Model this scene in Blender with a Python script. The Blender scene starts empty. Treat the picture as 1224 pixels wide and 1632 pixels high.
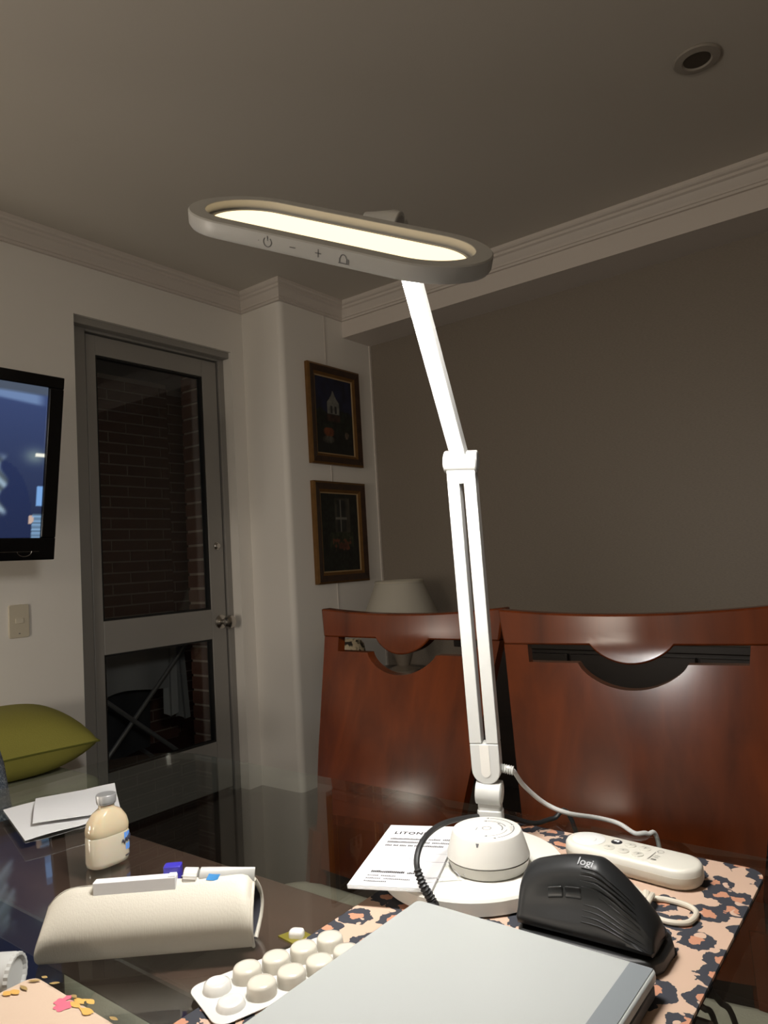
import bpy, bmesh, math, random
import numpy as np
from mathutils import Vector, Matrix
random.seed(7)
S = bpy.context.scene
COL = S.collection

# ------------------------------------------------------------------ camera
FPX, YAW, PITCH, ROLL, CAMH = 1153.0, 0.9180, 0.0666, -0.0570, 1.0431
def _axes():
    f = np.array([math.cos(PITCH)*math.sin(YAW), math.cos(PITCH)*math.cos(YAW), math.sin(PITCH)])
    r = np.array([math.cos(YAW), -math.sin(YAW), 0.0]); u = np.cross(r, f)
    return f, math.cos(ROLL)*r+math.sin(ROLL)*u, -math.sin(ROLL)*r+math.cos(ROLL)*u
F_, R_, U_ = _axes()
CPOS = np.array([0, 0, CAMH])
cam_data = bpy.data.cameras.new('camera'); cam = bpy.data.objects.new('camera', cam_data); COL.objects.link(cam)
cam_data.sensor_fit = 'HORIZONTAL'; cam_data.sensor_width = 36.0; cam_data.lens = 36.0*FPX/1224.0
cam_data.clip_start = 0.02
cam.matrix_world = Matrix(((R_[0], U_[0], -F_[0], 0), (R_[1], U_[1], -F_[1], 0), (R_[2], U_[2], -F_[2], CAMH), (0, 0, 0, 1)))
S.camera = cam
def ray(x, y): return F_ + R_*((x-612)/FPX) - U_*((y-816)/FPX)
def atz(x, y, z): d = ray(x, y); return Vector(CPOS + d*(z-CAMH)/d[2])
def aty(x, y, Y): d = ray(x, y); return Vector(CPOS + d*Y/d[1])
def atx(x, y, X): d = ray(x, y); return Vector(CPOS + d*X/d[0])
def atd(x, y, D): return Vector(CPOS + ray(x, y)*D)
def onplane(x, y, P, n):
    d = Vector(ray(x, y)); C = Vector(CPOS); return C + d*((Vector(P)-C).dot(n)/d.dot(n))

# ------------------------------------------------------------------ world, lights, exposure
W = bpy.data.worlds.new('night'); S.world = W; W.use_nodes = True
W.node_tree.nodes['Background'].inputs[0].default_value = (0.75, 0.85, 1.0, 1)
W.node_tree.nodes['Background'].inputs[1].default_value = 0.02
S.view_settings.view_transform = 'Standard'; S.view_settings.look = 'None'
S.view_settings.gamma = 1.0; S.view_settings.use_curve_mapping = False
S.view_settings.exposure = 0.0
def room_fill(name, loc, power, color, radius):
    l = bpy.data.lights.new(name, 'POINT'); l.energy = power; l.color = color; l.shadow_soft_size = radius
    o = bpy.data.objects.new(name, l); o.location = loc; COL.objects.link(o); return o
room_fill('left_room_fill', (-0.5, 1.6, 0.9), 21.0, (1.0, 0.89, 0.77), 0.12)  # unseen stand-in for warm light from the left of the room, no fixture
room_fill('viewer_side_fill', (-1.8, 0.6, 1.3), 34.0, (1.0, 0.88, 0.74), 0.16)  # second fill added to brighten lamp head, chairs and grey wall; no fixture
LAMP_DOWN = 150.0      # radiance of the white panel under the desk lamp head
LAMP_UP = 1.8         # radiance of the warm panel in its top
TV_GLOW = 1.0

# ------------------------------------------------------------------ helpers
def lin(*c):
    if len(c) == 1: c = (c[0],)*3
    out = []
    for v in c:
        v = v/255.0; out.append(v/12.92 if v <= .04045 else ((v+.055)/1.055)**2.4)
    return tuple(out)
def nmat(name):
    m = bpy.data.materials.new(name); m.use_nodes = True; nt = m.node_tree
    return m, nt, nt.nodes['Principled BSDF']
def mat(name, col, rough=.5, metal=0., spec=.5, coat=0., bump=None, vary=None, trans=0., sss=0.):
    """col linear rgb; bump=(scale,strength); vary=(scale,amount) gentle colour mottling"""
    m, nt, b = nmat(name); N, Lk = nt.nodes, nt.links
    b.inputs['Base Color'].default_value = (*col, 1); b.inputs['Roughness'].default_value = rough
    b.inputs['Metallic'].default_value = metal; b.inputs['Specular IOR Level'].default_value = spec
    b.inputs['Coat Weight'].default_value = coat; b.inputs['Coat Roughness'].default_value = .08
    if sss:
        b.inputs['Subsurface Weight'].default_value = sss; b.inputs['Subsurface Scale'].default_value = .01
    tc = N.new('ShaderNodeTexCoord')
    if vary:
        n = N.new('ShaderNodeTexNoise'); n.inputs['Scale'].default_value = vary[0]; n.inputs['Detail'].default_value = 4
        Lk.new(tc.outputs['Object'], n.inputs['Vector'])
        mx = N.new('ShaderNodeMix'); mx.data_type = 'RGBA'
        a = vary[1]
        mx.inputs['A'].default_value = tuple(c*(1-a) for c in col)+(1,); mx.inputs['B'].default_value = tuple(min(1, c*(1+a)) for c in col)+(1,)
        Lk.new(n.outputs['Fac'], mx.inputs['Factor']); Lk.new(mx.outputs['Result'], b.inputs['Base Color'])
    if bump:
        n = N.new('ShaderNodeTexNoise'); n.inputs['Scale'].default_value = bump[0]; n.inputs['Detail'].default_value = 3
        Lk.new(tc.outputs['Object'], n.inputs['Vector'])
        bp = N.new('ShaderNodeBump'); bp.inputs['Strength'].default_value = bump[1]; bp.inputs['Distance'].default_value = .004
        Lk.new(n.outputs['Fac'], bp.inputs['Height']); Lk.new(bp.outputs['Normal'], b.inputs['Normal'])
    return m
def emis(name, col, strength):
    m, nt, b = nmat(name)
    b.inputs['Base Color'].default_value = (*col, 1)
    b.inputs['Emission Color'].default_value = (*col, 1); b.inputs['Emission Strength'].default_value = strength
    return m
def wood(name, c1, c2, rough=.25, coat=.3, axis='Z', scale=6., dens=14.):
    m, nt, b = nmat(name); N, Lk = nt.nodes, nt.links
    tc = N.new('ShaderNodeTexCoord'); mp = N.new('ShaderNodeMapping')
    sc = {'X': (.12, 1, 1), 'Y': (1, .12, 1), 'Z': (1, 1, .12)}[axis]
    mp.inputs['Scale'].default_value = tuple(scale*s for s in sc)
    n = N.new('ShaderNodeTexNoise'); n.inputs['Scale'].default_value = dens/4; n.inputs['Detail'].default_value = 7; n.inputs['Distortion'].default_value = .6
    r = N.new('ShaderNodeValToRGB'); r.color_ramp.elements[0].color = (*c1, 1); r.color_ramp.elements[1].color = (*c2, 1)
    r.color_ramp.elements[0].position = .3; r.color_ramp.elements[1].position = .72
    Lk.new(tc.outputs['Object'], mp.inputs['Vector']); Lk.new(mp.outputs['Vector'], n.inputs['Vector'])
    Lk.new(n.outputs['Fac'], r.inputs['Fac']); Lk.new(r.outputs['Color'], b.inputs['Base Color'])
    b.inputs['Roughness'].default_value = rough; b.inputs['Coat Weight'].default_value = coat; b.inputs['Coat Roughness'].default_value = .12
    return m
def pane_mat(name, tint, rough=.0, ior=1.45):
    """thin flat glass: clear tinted passage plus a Fresnel mirror"""
    m = bpy.data.materials.new(name); m.use_nodes = True; nt = m.node_tree; N, Lk = nt.nodes, nt.links
    N.remove(N['Principled BSDF']); out = N['Material Output']
    t = N.new('ShaderNodeBsdfTransparent'); t.inputs[0].default_value = (*tint, 1)
    g = N.new('ShaderNodeBsdfGlossy'); g.inputs['Roughness'].default_value = rough; g.inputs['Color'].default_value = (1, 1, 1, 1)
    f = N.new('ShaderNodeFresnel'); geo = N.new('ShaderNodeNewGeometry')      # same air-to-glass reflectance on both faces
    mr = N.new('ShaderNodeMapRange'); mr.inputs['To Min'].default_value = ior; mr.inputs['To Max'].default_value = 1/ior
    Lk.new(geo.outputs['Backfacing'], mr.inputs['Value']); Lk.new(mr.outputs['Result'], f.inputs['IOR'])
    mx = N.new('ShaderNodeMixShader'); Lk.new(f.outputs[0], mx.inputs[0]); Lk.new(t.outputs[0], mx.inputs[1]); Lk.new(g.outputs[0], mx.inputs[2])
    Lk.new(mx.outputs[0], out.inputs['Surface'])
    return m
def attr_mat(name, rough=.6, strength=None):
    m, nt, b = nmat(name); a = nt.nodes.new('ShaderNodeAttribute'); a.attribute_name = 'Col'
    nt.links.new(a.outputs['Color'], b.inputs['Base Color']); b.inputs['Roughness'].default_value = rough
    if strength:
        b.inputs['Base Color'].default_value = (0, 0, 0, 1)
        for l in list(nt.links):
            if l.to_socket == b.inputs['Base Color']: nt.links.remove(l)
        b.inputs['Base Color'].default_value = (.01, .01, .012, 1)
        nt.links.new(a.outputs['Color'], b.inputs['Emission Color']); b.inputs['Emission Strength'].default_value = strength
    return m

def frame_from(x, y, z, o):
    x, y, z, o = map(Vector, (x, y, z, o))
    return Matrix(((x.x, y.x, z.x, o.x), (x.y, y.y, z.y, o.y), (x.z, y.z, z.z, o.z), (0, 0, 0, 1)))

class MB:
    """collects simple shapes; build() links them as ONE mesh object"""
    def __init__(s): s.v = []; s.f = []
    def add(s, vs, fs):
        n = len(s.v); s.v += [tuple(p) for p in vs]; s.f += [tuple(i+n for i in f) for f in fs]; return s
    def box(s, a, b):
        (x0, y0, z0), (x1, y1, z1) = a, b
        return s.add([(x0,y0,z0),(x1,y0,z0),(x1,y1,z0),(x0,y1,z0),(x0,y0,z1),(x1,y0,z1),(x1,y1,z1),(x0,y1,z1)],
                     [(0,3,2,1),(4,5,6,7),(0,1,5,4),(1,2,6,5),(2,3,7,6),(3,0,4,7)])
    def obox(s, M, a, b):
        t = MB().box(a, b); return s.add([M @ Vector(p) for p in t.v], t.f)
    def prism(s, pts, z0, z1, M=None):
        """pts CCW in xy"""
        n = len(pts); vs = [(x, y, z0) for x, y in pts]+[(x, y, z1) for x, y in pts]
        fs = [tuple(reversed(range(n))), tuple(range(n, 2*n))]+[(i, (i+1) % n, n+(i+1) % n, n+i) for i in range(n)]
        if M: vs = [M @ Vector(p) for p in vs]
        return s.add(vs, fs)
    def lathe(s, prof, n=32, M=None, cap=True):
        """prof = [(r,z)] from bottom to top, axis z"""
        vs = []; k = len(prof)
        for r, z in prof:
            for i in range(n):
                a = 2*math.pi*i/n; vs.append((r*math.cos(a), r*math.sin(a), z))
        fs = []
        for j in range(k-1):
            for i in range(n): fs.append((j*n+i, j*n+(i+1) % n, (j+1)*n+(i+1) % n, (j+1)*n+i))
        if cap: fs.append(tuple(reversed(range(n)))); fs.append(tuple((k-1)*n+i for i in range(n)))
        if M: vs = [M @ Vector(p) for p in vs]
        return s.add(vs, fs)
    def loft(s, rings, cap=True, closed=True):
        n = len(rings[0]); vs = [p for r in rings for p in r]; fs = []
        for j in range(len(rings)-1):
            for i in range(n if closed else n-1):
                fs.append((j*n+i, j*n+(i+1) % n, (j+1)*n+(i+1) % n, (j+1)*n+i))
        if cap: fs.append(tuple(reversed(range(n)))); fs.append(tuple((len(rings)-1)*n+i for i in range(n)))
        return s.add(vs, fs)
    def tube(s, pts, r, n=10):
        pts = [Vector(p) for p in pts]; rings = []; up = None
        for i, p in enumerate(pts):
            t = (pts[min(i+1, len(pts)-1)]-pts[max(i-1, 0)]).normalized()
            if up is None:
                up = Vector((0, 0, 1)) if abs(t.z) < .9 else Vector((1, 0, 0))
            a = (up-t*up.dot(t)).normalized(); b = t.cross(a); up = a
            rr = r[i] if isinstance(r, (list, tuple)) else r
            rings.append([p+(a*math.cos(2*math.pi*k/n)+b*math.sin(2*math.pi*k/n))*rr for k in range(n)])
        return s.loft(rings)
    def cyl(s, a, b, r, n=24):
        a, b = Vector(a), Vector(b); return s.tube([a, b], r, n)
    def grid(s, fn, nu, nv):
        vs = [fn(i/nu, j/nv) for j in range(nv+1) for i in range(nu+1)]
        return s.add(vs, [(j*(nu+1)+i, j*(nu+1)+i+1, (j+1)*(nu+1)+i+1, (j+1)*(nu+1)+i) for j in range(nv) for i in range(nu)])
    def shell(s, fn, nu, nv, fb):
        """closed solid between front fn(u,v) and back fb(u,v)"""
        n0 = (nu+1)*(nv+1)
        vs = [fn(i/nu, j/nv) for j in range(nv+1) for i in range(nu+1)]+[fb(i/nu, j/nv) for j in range(nv+1) for i in range(nu+1)]
        id_ = lambda i, j: j*(nu+1)+i
        fs = []
        for j in range(nv):
            for i in range(nu):
                q = (id_(i, j), id_(i+1, j), id_(i+1, j+1), id_(i, j+1)); fs.append(q); fs.append(tuple(n0+k for k in reversed(q)))
        for i in range(nu):
            for j, fl in ((0, 0), (nv, 1)):
                a, b = id_(i, j), id_(i+1, j); q = (b, a, n0+a, n0+b); fs.append(q if not fl else tuple(reversed(q)))
        for j in range(nv):
            for i, fl in ((0, 1), (nu, 0)):
                a, b = id_(i, j), id_(i, j+1); q = (b, a, n0+a, n0+b); fs.append(q if not fl else tuple(reversed(q)))
        return s.add(vs, fs)
    def build(s, name, m, parent=None, smooth=35, bevel=0, seg=2, world=False, fixn=True):
        vs = s.v
        if world and parent is not None:
            root = parent
            while root.parent is not None: root = root.parent      # parts sit at their thing's origin
            inv = root.matrix_world.inverted(); vs = [inv @ Vector(p) for p in vs]
        me = bpy.data.meshes.new(name); me.from_pydata([tuple(p) for p in vs], [], s.f); me.update()
        if fixn:
            bm = bmesh.new(); bm.from_mesh(me); bmesh.ops.recalc_face_normals(bm, faces=bm.faces); bm.to_mesh(me); bm.free()
        me.materials.append(m)
        if smooth:
            me.shade_smooth(); me.set_sharp_from_angle(angle=math.radians(smooth))
        o = bpy.data.objects.new(name, me); COL.objects.link(o)
        if parent is not None: o.parent = parent
        if bevel:
            b = o.modifiers.new('bevel', 'BEVEL'); b.width = bevel; b.segments = seg; b.limit_method = 'ANGLE'; b.angle_limit = math.radians(40)
        return o
def thing(name, label, cat, loc=(0, 0, 0), M=None, group=None):
    o = bpy.data.objects.new(name, None); COL.objects.link(o); o.empty_display_size = .05
    o.matrix_world = M if M is not None else Matrix.Translation(Vector(loc))
    o['label'] = label; o['category'] = cat
    if group: o['group'] = group
    bpy.context.view_layer.update()
    return o
def tag(o, label, cat, group=None):
    o['label'] = label; o['category'] = cat
    if group: o['group'] = group
    return o
def struct(o, label=None, cat=None):
    o['kind'] = 'structure'
    if label: o['label'] = label
    if cat: o['category'] = cat
    return o
def struct_root(name, loc=(0, 0, 0), label=None, cat=None):
    o = bpy.data.objects.new(name, None); COL.objects.link(o); o.location = loc; o.empty_display_size = .05
    bpy.context.view_layer.update(); return struct(o, label, cat)
def part(mb, name, m, parent, **k): return mb.build(name, m, parent, **k)
def colour_grid(name, fn, w, h, nu, nv, m, parent, M):
    """flat printed sheet: point colours come from fn(u, v) (u right, v up)"""
    g = MB().grid(lambda u, v: M @ Vector(((u-.5)*w, (v-.5)*h, 0)), nu, nv)
    o = g.build(name, m, parent, smooth=0, fixn=False)
    a = o.data.color_attributes.new('Col', 'FLOAT_COLOR', 'POINT')
    for j in range(nv+1):
        for i in range(nu+1): a.data[j*(nu+1)+i].color = (*lin(*fn(i/nu, j/nv)), 1)
    return o
def text_mesh(body, size, M, name, m, parent, bold=0.0, space=1.0):
    c = bpy.data.curves.new(name, 'FONT'); c.body = body; c.size = size; c.offset = bold; c.space_character = space; c.resolution_u = 3
    t = bpy.data.objects.new('tmp', c); COL.objects.link(t); bpy.context.view_layer.update()
    me = bpy.data.meshes.new_from_object(t.evaluated_get(bpy.context.evaluated_depsgraph_get()))
    bpy.data.objects.remove(t); bpy.data.curves.remove(c)
    me.transform(M); me.name = name; me.materials.clear(); me.materials.append(m)
    o = bpy.data.objects.new(name, me); COL.objects.link(o); o.parent = parent; return o
def rrect(x0, y0, x1, y1, r, n=6):
    pts = []
    for cx, cy, a0 in ((x1-r, y0+r, -90), (x1-r, y1-r, 0), (x0+r, y1-r, 90), (x0+r, y0+r, 180)):
        for k in range(n+1):
            a = math.radians(a0+90*k/n); pts.append((cx+r*math.cos(a), cy+r*math.sin(a)))
    return pts
def stadium(L, Wd, n=16):
    r = Wd/2; h = L/2-r; pts = []
    for k in range(n+1): a = -math.pi/2+math.pi*k/n; pts.append((h+r*math.cos(a), r*math.sin(a)))
    for k in range(n+1): a = math.pi/2+math.pi*k/n; pts.append((-h+r*math.cos(a), r*math.sin(a)))
    return pts
def smoothstep(a, b, x):
    t = min(1, max(0, (x-a)/(b-a))); return t*t*(3-2*t)
def catmull(pts, n=8):
    pts = [Vector(p) for p in pts]; P = [pts[0]*2-pts[1]]+pts+[pts[-1]*2-pts[-2]]; out = []
    for i in range(1, len(P)-2):
        for k in range(n):
            t = k/n; a, b, c, d = P[i-1], P[i], P[i+1], P[i+2]
            out.append(.5*((2*b)+(c-a)*t+(2*a-5*b+4*c-d)*t*t+(3*b-a-3*c+d)*t**3))
    out.append(pts[-1]); return out

# ------------------------------------------------------------------ shared materials
M_wall = mat('white_plaster', lin(234, 230, 223), .6, bump=(90, .05), vary=(3, .02))
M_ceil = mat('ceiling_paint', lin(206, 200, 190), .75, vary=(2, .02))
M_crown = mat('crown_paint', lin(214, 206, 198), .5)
M_alu = mat('grey_aluminium', lin(150, 147, 142), .42, metal=.1, vary=(8, .05))
M_alu_dark = mat('dark_seal', lin(18, 18, 18), .6)
M_white = mat('white_lamp_plastic', lin(164, 164, 161), .38, spec=.4)
M_whitem = mat('white_matte_plastic', lin(184, 182, 176), .5)
M_chrome = mat('brushed_steel', lin(190, 186, 180), .22, metal=1.)
M_black = mat('black_rubber', lin(26, 27, 28), .5)
M_paper = mat('white_paper', lin(196, 196, 197), .7, bump=(60, .04))
M_ink = mat('grey_ink', lin(90, 90, 92), .7)
M_mark = mat('black_print', lin(30, 30, 32), .6)
M_cream = mat('cream_silicone', lin(186, 179, 164), .5)
M_mahog = wood('mahogany', lin(54, 20, 4), lin(80, 33, 8), .20, .0, 'Z')
M_mahog.node_tree.nodes['Principled BSDF'].inputs['Specular IOR Level'].default_value = .32
M_darkwood = wood('dark_wood', lin(30, 20, 17), lin(48, 32, 27), .3, .2, 'Y')
M_floorwood = wood('floor_wood', lin(36, 22, 18), lin(56, 36, 28), .25, .2, 'X', 5)
M_brick = mat('red_brick', lin(104, 68, 54), .85, bump=(120, .4), vary=(14, .22))
M_mortar = mat('mortar', lin(166, 147, 130), .9, bump=(150, .3))
M_seat = mat('cream_seat_fabric', lin(160, 153, 135), .8, bump=(300, .2))

# ------------------------------------------------------------------ the room
YD, YP, XR, XS, XW, CROWN, HS, H = 2.684, 2.415, 2.4245, 2.8835, 3.1138, .0613, 2.2277, 2.40
XL, YB = -2.6, -2.2
DX0, DX1, DZ = 1.531, 2.345, 2.105      # door opening
struct(MB().box((XL-.1, YB-.1, -.1), (XW+.1, 2.80, 0)).build('floor', M_floorwood, smooth=0), 'dark brown wooden floor seen through the glass table', 'floor')
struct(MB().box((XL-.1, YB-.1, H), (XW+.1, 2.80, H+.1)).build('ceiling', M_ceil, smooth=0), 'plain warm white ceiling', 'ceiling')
w = MB().box((XL, YD, 0), (DX0, 2.80, H)); w.box((DX1, YD, 0), (XR+.01, 2.80, H)); w.box((DX0, YD, DZ), (DX1, 2.80, H))
struct(w.build('wall_back', M_wall, smooth=0), 'white wall around the glazed balcony door', 'wall')
pier = [(XW, YP), (XW, 2.80), (XR, 2.80)]+[(XR+.03-.03*math.cos(a), YP+.03-.03*math.sin(a)) for a in [math.pi/2*k/6 for k in range(7)]]
struct(MB().prism(pier, 0, H).build('wall_pier', M_wall), 'white wall pier carrying the two framed paintings', 'wall')
# woven grey wallpaper
m, nt, b = nmat('grey_wallpaper'); N, Lk = nt.nodes, nt.links
tc = N.new('ShaderNodeTexCoord'); mp = N.new('ShaderNodeMapping'); mp.inputs['Scale'].default_value = (1, 90, 420)
n1 = N.new('ShaderNodeTexNoise'); n1.inputs['Scale'].default_value = 1.; n1.inputs['Detail'].default_value = 3
cr = N.new('ShaderNodeValToRGB'); cr.color_ramp.elements[0].color = (*lin(120, 111, 100), 1); cr.color_ramp.elements[1].color = (*lin(144, 134, 122), 1)
Lk.new(tc.outputs['Object'], mp.inputs['Vector']); Lk.new(mp.outputs['Vector'], n1.inputs['Vector']); Lk.new(n1.outputs['Fac'], cr.inputs['Fac']); Lk.new(cr.outputs['Color'], b.inputs['Base Color'])
bp = N.new('ShaderNodeBump'); bp.inputs['Strength'].default_value = .15; bp.inputs['Distance'].default_value = .002
Lk.new(n1.outputs['Fac'], bp.inputs['Height']); Lk.new(bp.outputs['Normal'], b.inputs['Normal']); b.inputs['Roughness'].default_value = .5
M_paperwall = m
struct(MB().box((XW, YB, 0), (XW+.1, 2.80, H)).build('wall_right', M_paperwall, smooth=0), 'grey wall with fine woven wallpaper behind the chairs', 'wall')
struct(MB().box((XL-.1, YB, 0), (XL, 2.80, H)).build('wall_left', M_wall, smooth=0), 'white wall on the living room side', 'wall')
struct(MB().box((XL-.1, YB-.1, 0), (XW+.1, YB, H)).build('wall_front', M_wall, smooth=0), 'white wall behind the viewer', 'wall')
# soffit box over the grey wall, corner bead, crown moulding
struct(MB().box((XS, YB, HS), (XW, YP, H)).build('trim_1', M_crown, smooth=0), 'flat white boxed soffit above the grey wall', 'trim')
struct(MB().box((XW-.012, YP-.006, 0), (XW, YP, HS)).build('trim_2', M_crown, smooth=0), 'thin white bead in the corner beside the grey wall', 'trim')
def crown(name, path, label):
    prof = [(0, -.088), (.014, -.088), (.014, -.078), (.020, -.076), (.020, -.066), (.030, -.052), (.036, -.040), (.046, -.035), (.046, -.024), (.056, -.020), (.0613, -.014), (.0613, 0), (0, 0)]
    rings = []
    for i, p in enumerate(path):
        p = Vector((*p, 0)); ns = []
        for a, c in ((i-1, i), (i, i+1)):
            if a >= 0 and c < len(path):
                d = (Vector((*path[c], 0))-Vector((*path[a], 0))).normalized(); ns.append(Vector((d.y, -d.x, 0)))
        if len(ns) == 1: off = ns[0]
        else: off = (ns[0]+ns[1])/(1+ns[0].dot(ns[1]))
        rings.append([p+off*o+Vector((0, 0, H+z)) for o, z in prof])
    return struct(MB().loft(rings).build(name, M_crown, smooth=12), label, 'trim')
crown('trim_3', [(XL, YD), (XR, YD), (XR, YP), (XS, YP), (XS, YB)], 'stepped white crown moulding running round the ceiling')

# ------------------------------------------------------------------ glazed balcony door
door = struct_root('door_1', (DX0, 2.745, 0), 'grey aluminium balcony door with two dark glass panes', 'door')
M_pane = pane_mat('door_glass', (.90, .91, .91))
def wpart(mb, name, mt, parent, **k): return mb.build(name, mt, parent, world=True, **k)
fr = MB().box((DX0, 2.742, 0), (1.612, 2.80, DZ)); fr.box((2.312, 2.742, 0), (DX1, 2.80, DZ)); fr.box((1.612, 2.742, 2.065), (2.312, 2.80, DZ))
wpart(fr, 'door_frame', M_alu, door, smooth=0, bevel=.003)
hd = MB().box((DX0, 2.70, 2.075), (DX1, 2.742, DZ))
wpart(hd, 'door_head_strip', M_alu, door, smooth=0, bevel=.003)
lf = MB().box((1.618, 2.75, .02), (1.662, 2.79, 2.058)); lf.box((2.218, 2.75, .02), (2.303, 2.79, 2.058))
lf.box((1.662, 2.75, 1.975), (2.218, 2.79, 2.058)); lf.box((1.662, 2.75, .72), (2.218, 2.79, .858)); lf.box((1.662, 2.75, .02), (2.218, 2.79, .245))
leaf = wpart(lf, 'door_leaf', M_alu, door, smooth=0, bevel=.003)
for z0, z1 in ((.858, 1.975), (.245, .72)):
    bd = MB()
    for a, c in (((1.662, 2.755, z0), (1.67, 2.785, z1)), ((2.21, 2.755, z0), (2.218, 2.785, z1)), ((1.67, 2.755, z0), (2.21, 2.785, z0+.008)), ((1.67, 2.755, z1-.008), (2.21, 2.785, z1))): bd.box(a, c)
    wpart(bd, 'glazing_bead', M_alu_dark, leaf, smooth=0)
    wpart(MB().box((1.67, 2.768, z0+.008), (2.21, 2.773, z1-.008)), 'pane', M_pane, leaf, smooth=0)
kb = MB().lathe([(.033, 0), (.033, .007), (.025, .012), (.013, .017), (.012, .038), (.020, .045), (.029, .054), (.032, .067), (.028, .080), (.015, .086)], 24, frame_from((1, 0, 0), (0, 0, 1), (0, -1, 0), (2.268, 2.75, .796)))
wpart(kb, 'door_knob', M_chrome, leaf)
wpart(MB().lathe([(.018, 0), (.018, .006), (.012, .010), (.011, .016)], 20, frame_from((1, 0, 0), (0, 0, 1), (0, -1, 0), (2.262, 2.75, 1.157))), 'deadbolt', M_chrome, leaf)

# ------------------------------------------------------------------ brick balcony beyond the door
struct(MB().box((1.2, 2.80, -.1), (3.9, 4.4, 0)).build('floor_balcony', mat('balcony_tiles', lin(92, 56, 46), .7, vary=(6, .2)), smooth=0), 'dark reddish balcony floor outside', 'floor')
struct(MB().box((1.2, 2.80, 2.275), (3.9, 4.4, 2.38)).build('ceiling_balcony', mat('balcony_ceiling', lin(120, 120, 118), .8), smooth=0), 'grey balcony ceiling outside', 'ceiling')
def brick_mesh(L, D, Hh):
    b = MB().box((0, 0, 0), (L, D, Hh)); me = bpy.data.meshes.new('brick'); me.from_pydata(b.v, [], b.f); me.materials.append(M_brick); me.update(); return me
def put_brick(me, loc, parent):
    o = bpy.data.objects.new('brick', me); COL.objects.link(o); o.parent = parent
    o.location = Vector(loc)-parent.location; return o
bw = struct_root('wall_balcony', (1.9, 3.95, 0), 'red brick wall across the dark balcony', 'wall')
wpart(MB().box((1.55, 3.956, 0), (2.885, 4.1, 2.275)), 'mortar_bed', M_mortar, bw, smooth=0)
wpart(MB().box((2.885, 4.046, 0), (3.6, 4.2, 2.275)), 'mortar_bed', M_mortar, bw, smooth=0)
LB, HB, JB = .236, .056, .0102
meshes = [brick_mesh(l, .03, HB) for l in (LB, LB/2-.005, LB)]
half = {}
CRS = HB+JB
for c in range(34):
    z = .004+c*CRS
    x = 1.60-(0 if c % 2 else (LB+JB)/2); 
    while x < 2.885:
        L = LB
        x0, x1 = max(x, 1.60), min(x+LB, 2.885)
        if x1-x0 > .03:
            key = round(x1-x0, 3)
            if key not in half: half[key] = brick_mesh(key, .03, HB)
            put_brick(half[key], (x0, 3.95+random.uniform(-.002, .002), z), bw)
        x += LB+JB
for c in range(34):
    z = -.008+c*CRS
    x = 2.895-(.05 if c % 2 else .17)
    while x < 3.25:
        x0, x1 = max(x, 2.895), min(x+LB, 3.4)
        if x1-x0 > .03:
            key = round(x1-x0, 3)
            if key not in half: half[key] = brick_mesh(key, .03, HB)
            put_brick(half[key], (x0, 4.04, max(z, 0)), bw)
        x += LB+JB
bs = struct_root('wall_balcony_side', (2.36, 2.95, 0), 'red brick jamb just outside the door', 'wall')
wpart(MB().box((2.366, 2.80, 0), (2.62, 3.10, 2.275)), 'mortar_bed', M_mortar, bs, smooth=0)
sb = brick_mesh(.03, .29, .061)
for c in range(31): put_brick(sb, (2.358, 2.812, .004+c*.0735), bs)
# clothes pole and drying rack
po = thing('clothes_pole', 'thin dark pole with bright tip leaning beside the brick jamb', 'pole', (2.50, 3.22, 0))
wpart(MB().cyl((2.50, 3.22, 0), (2.512, 3.22, 1.44), .011, 10), 'shaft', M_black, po)
wpart(MB().lathe([(.012, 0), (.016, .008), (.016, .020), (.008, .03)], 12, Matrix.Translation((2.512, 3.22, 1.44))), 'tip', M_chrome, po)
rk = thing('drying_rack', 'folding laundry rack with crossed legs on the dark balcony', 'drying rack', (2.2, 3.25, 0))
M_rack = mat('rack_steel', lin(150, 150, 148), .35, metal=.4)
for Y in (3.2, 3.62):
    wpart(MB().cyl((2.46, Y, .72), (1.76, Y, .012), .011, 10), 'leg', M_rack, rk)
    wpart(MB().cyl((1.76, Y-.02, .585), (2.46, Y-.02, .012), .011, 10), 'leg', M_rack, rk)
for k in range(5):
    x = 1.80+.155*k
    wpart(MB().cyl((x, 3.16, .70), (x, 3.66, .70), .005, 8), 'rail', M_rack, rk)
for Y in (3.16, 3.66): wpart(MB().cyl((1.76, Y, .70), (2.48, Y, .70), .008, 8), 'side_rail', M_rack, rk)
def cloth(name, x0, x1, z0, z1, Y, col, label, cat, slant=0., ph=0.):
    fn = lambda u, v, o=0: Vector((x0+(x1-x0)*u+slant*(1-v), Y+.012*math.sin(u*9+ph)*(1-v*.5)+o, z0+(z1-z0)*v+.012*math.sin(u*5+ph)*(1-v)))
    o = MB().shell(lambda u, v: fn(u, v), 14, 8, lambda u, v: fn(u, v, .005)).build(name, mat(name+'_fabric', col, .9, bump=(200, .2)))
    return tag(o, label, cat)
cloth('hanging_towel', 2.00, 2.36, .45, .705, 3.30, lin(170, 170, 168), 'pale towel folded over the rack rails', 'towel')
cloth('hanging_garment', 2.345, 2.42, .29, .69, 3.32, lin(185, 185, 182), 'narrow white sleeve hanging beside the pale towel', 'garment', .0, 2)
cloth('hanging_shirt', 2.42, 2.50, .25, .69, 3.36, lin(150, 150, 148), 'white shirt hanging next to the brick jamb', 'shirt', .03, 1)
cloth('hanging_trousers', 2.09, 2.33, .12, .66, 3.42, lin(52, 54, 58), 'dark trousers hanging behind the pale towel', 'trousers', -.02, 3)

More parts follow.
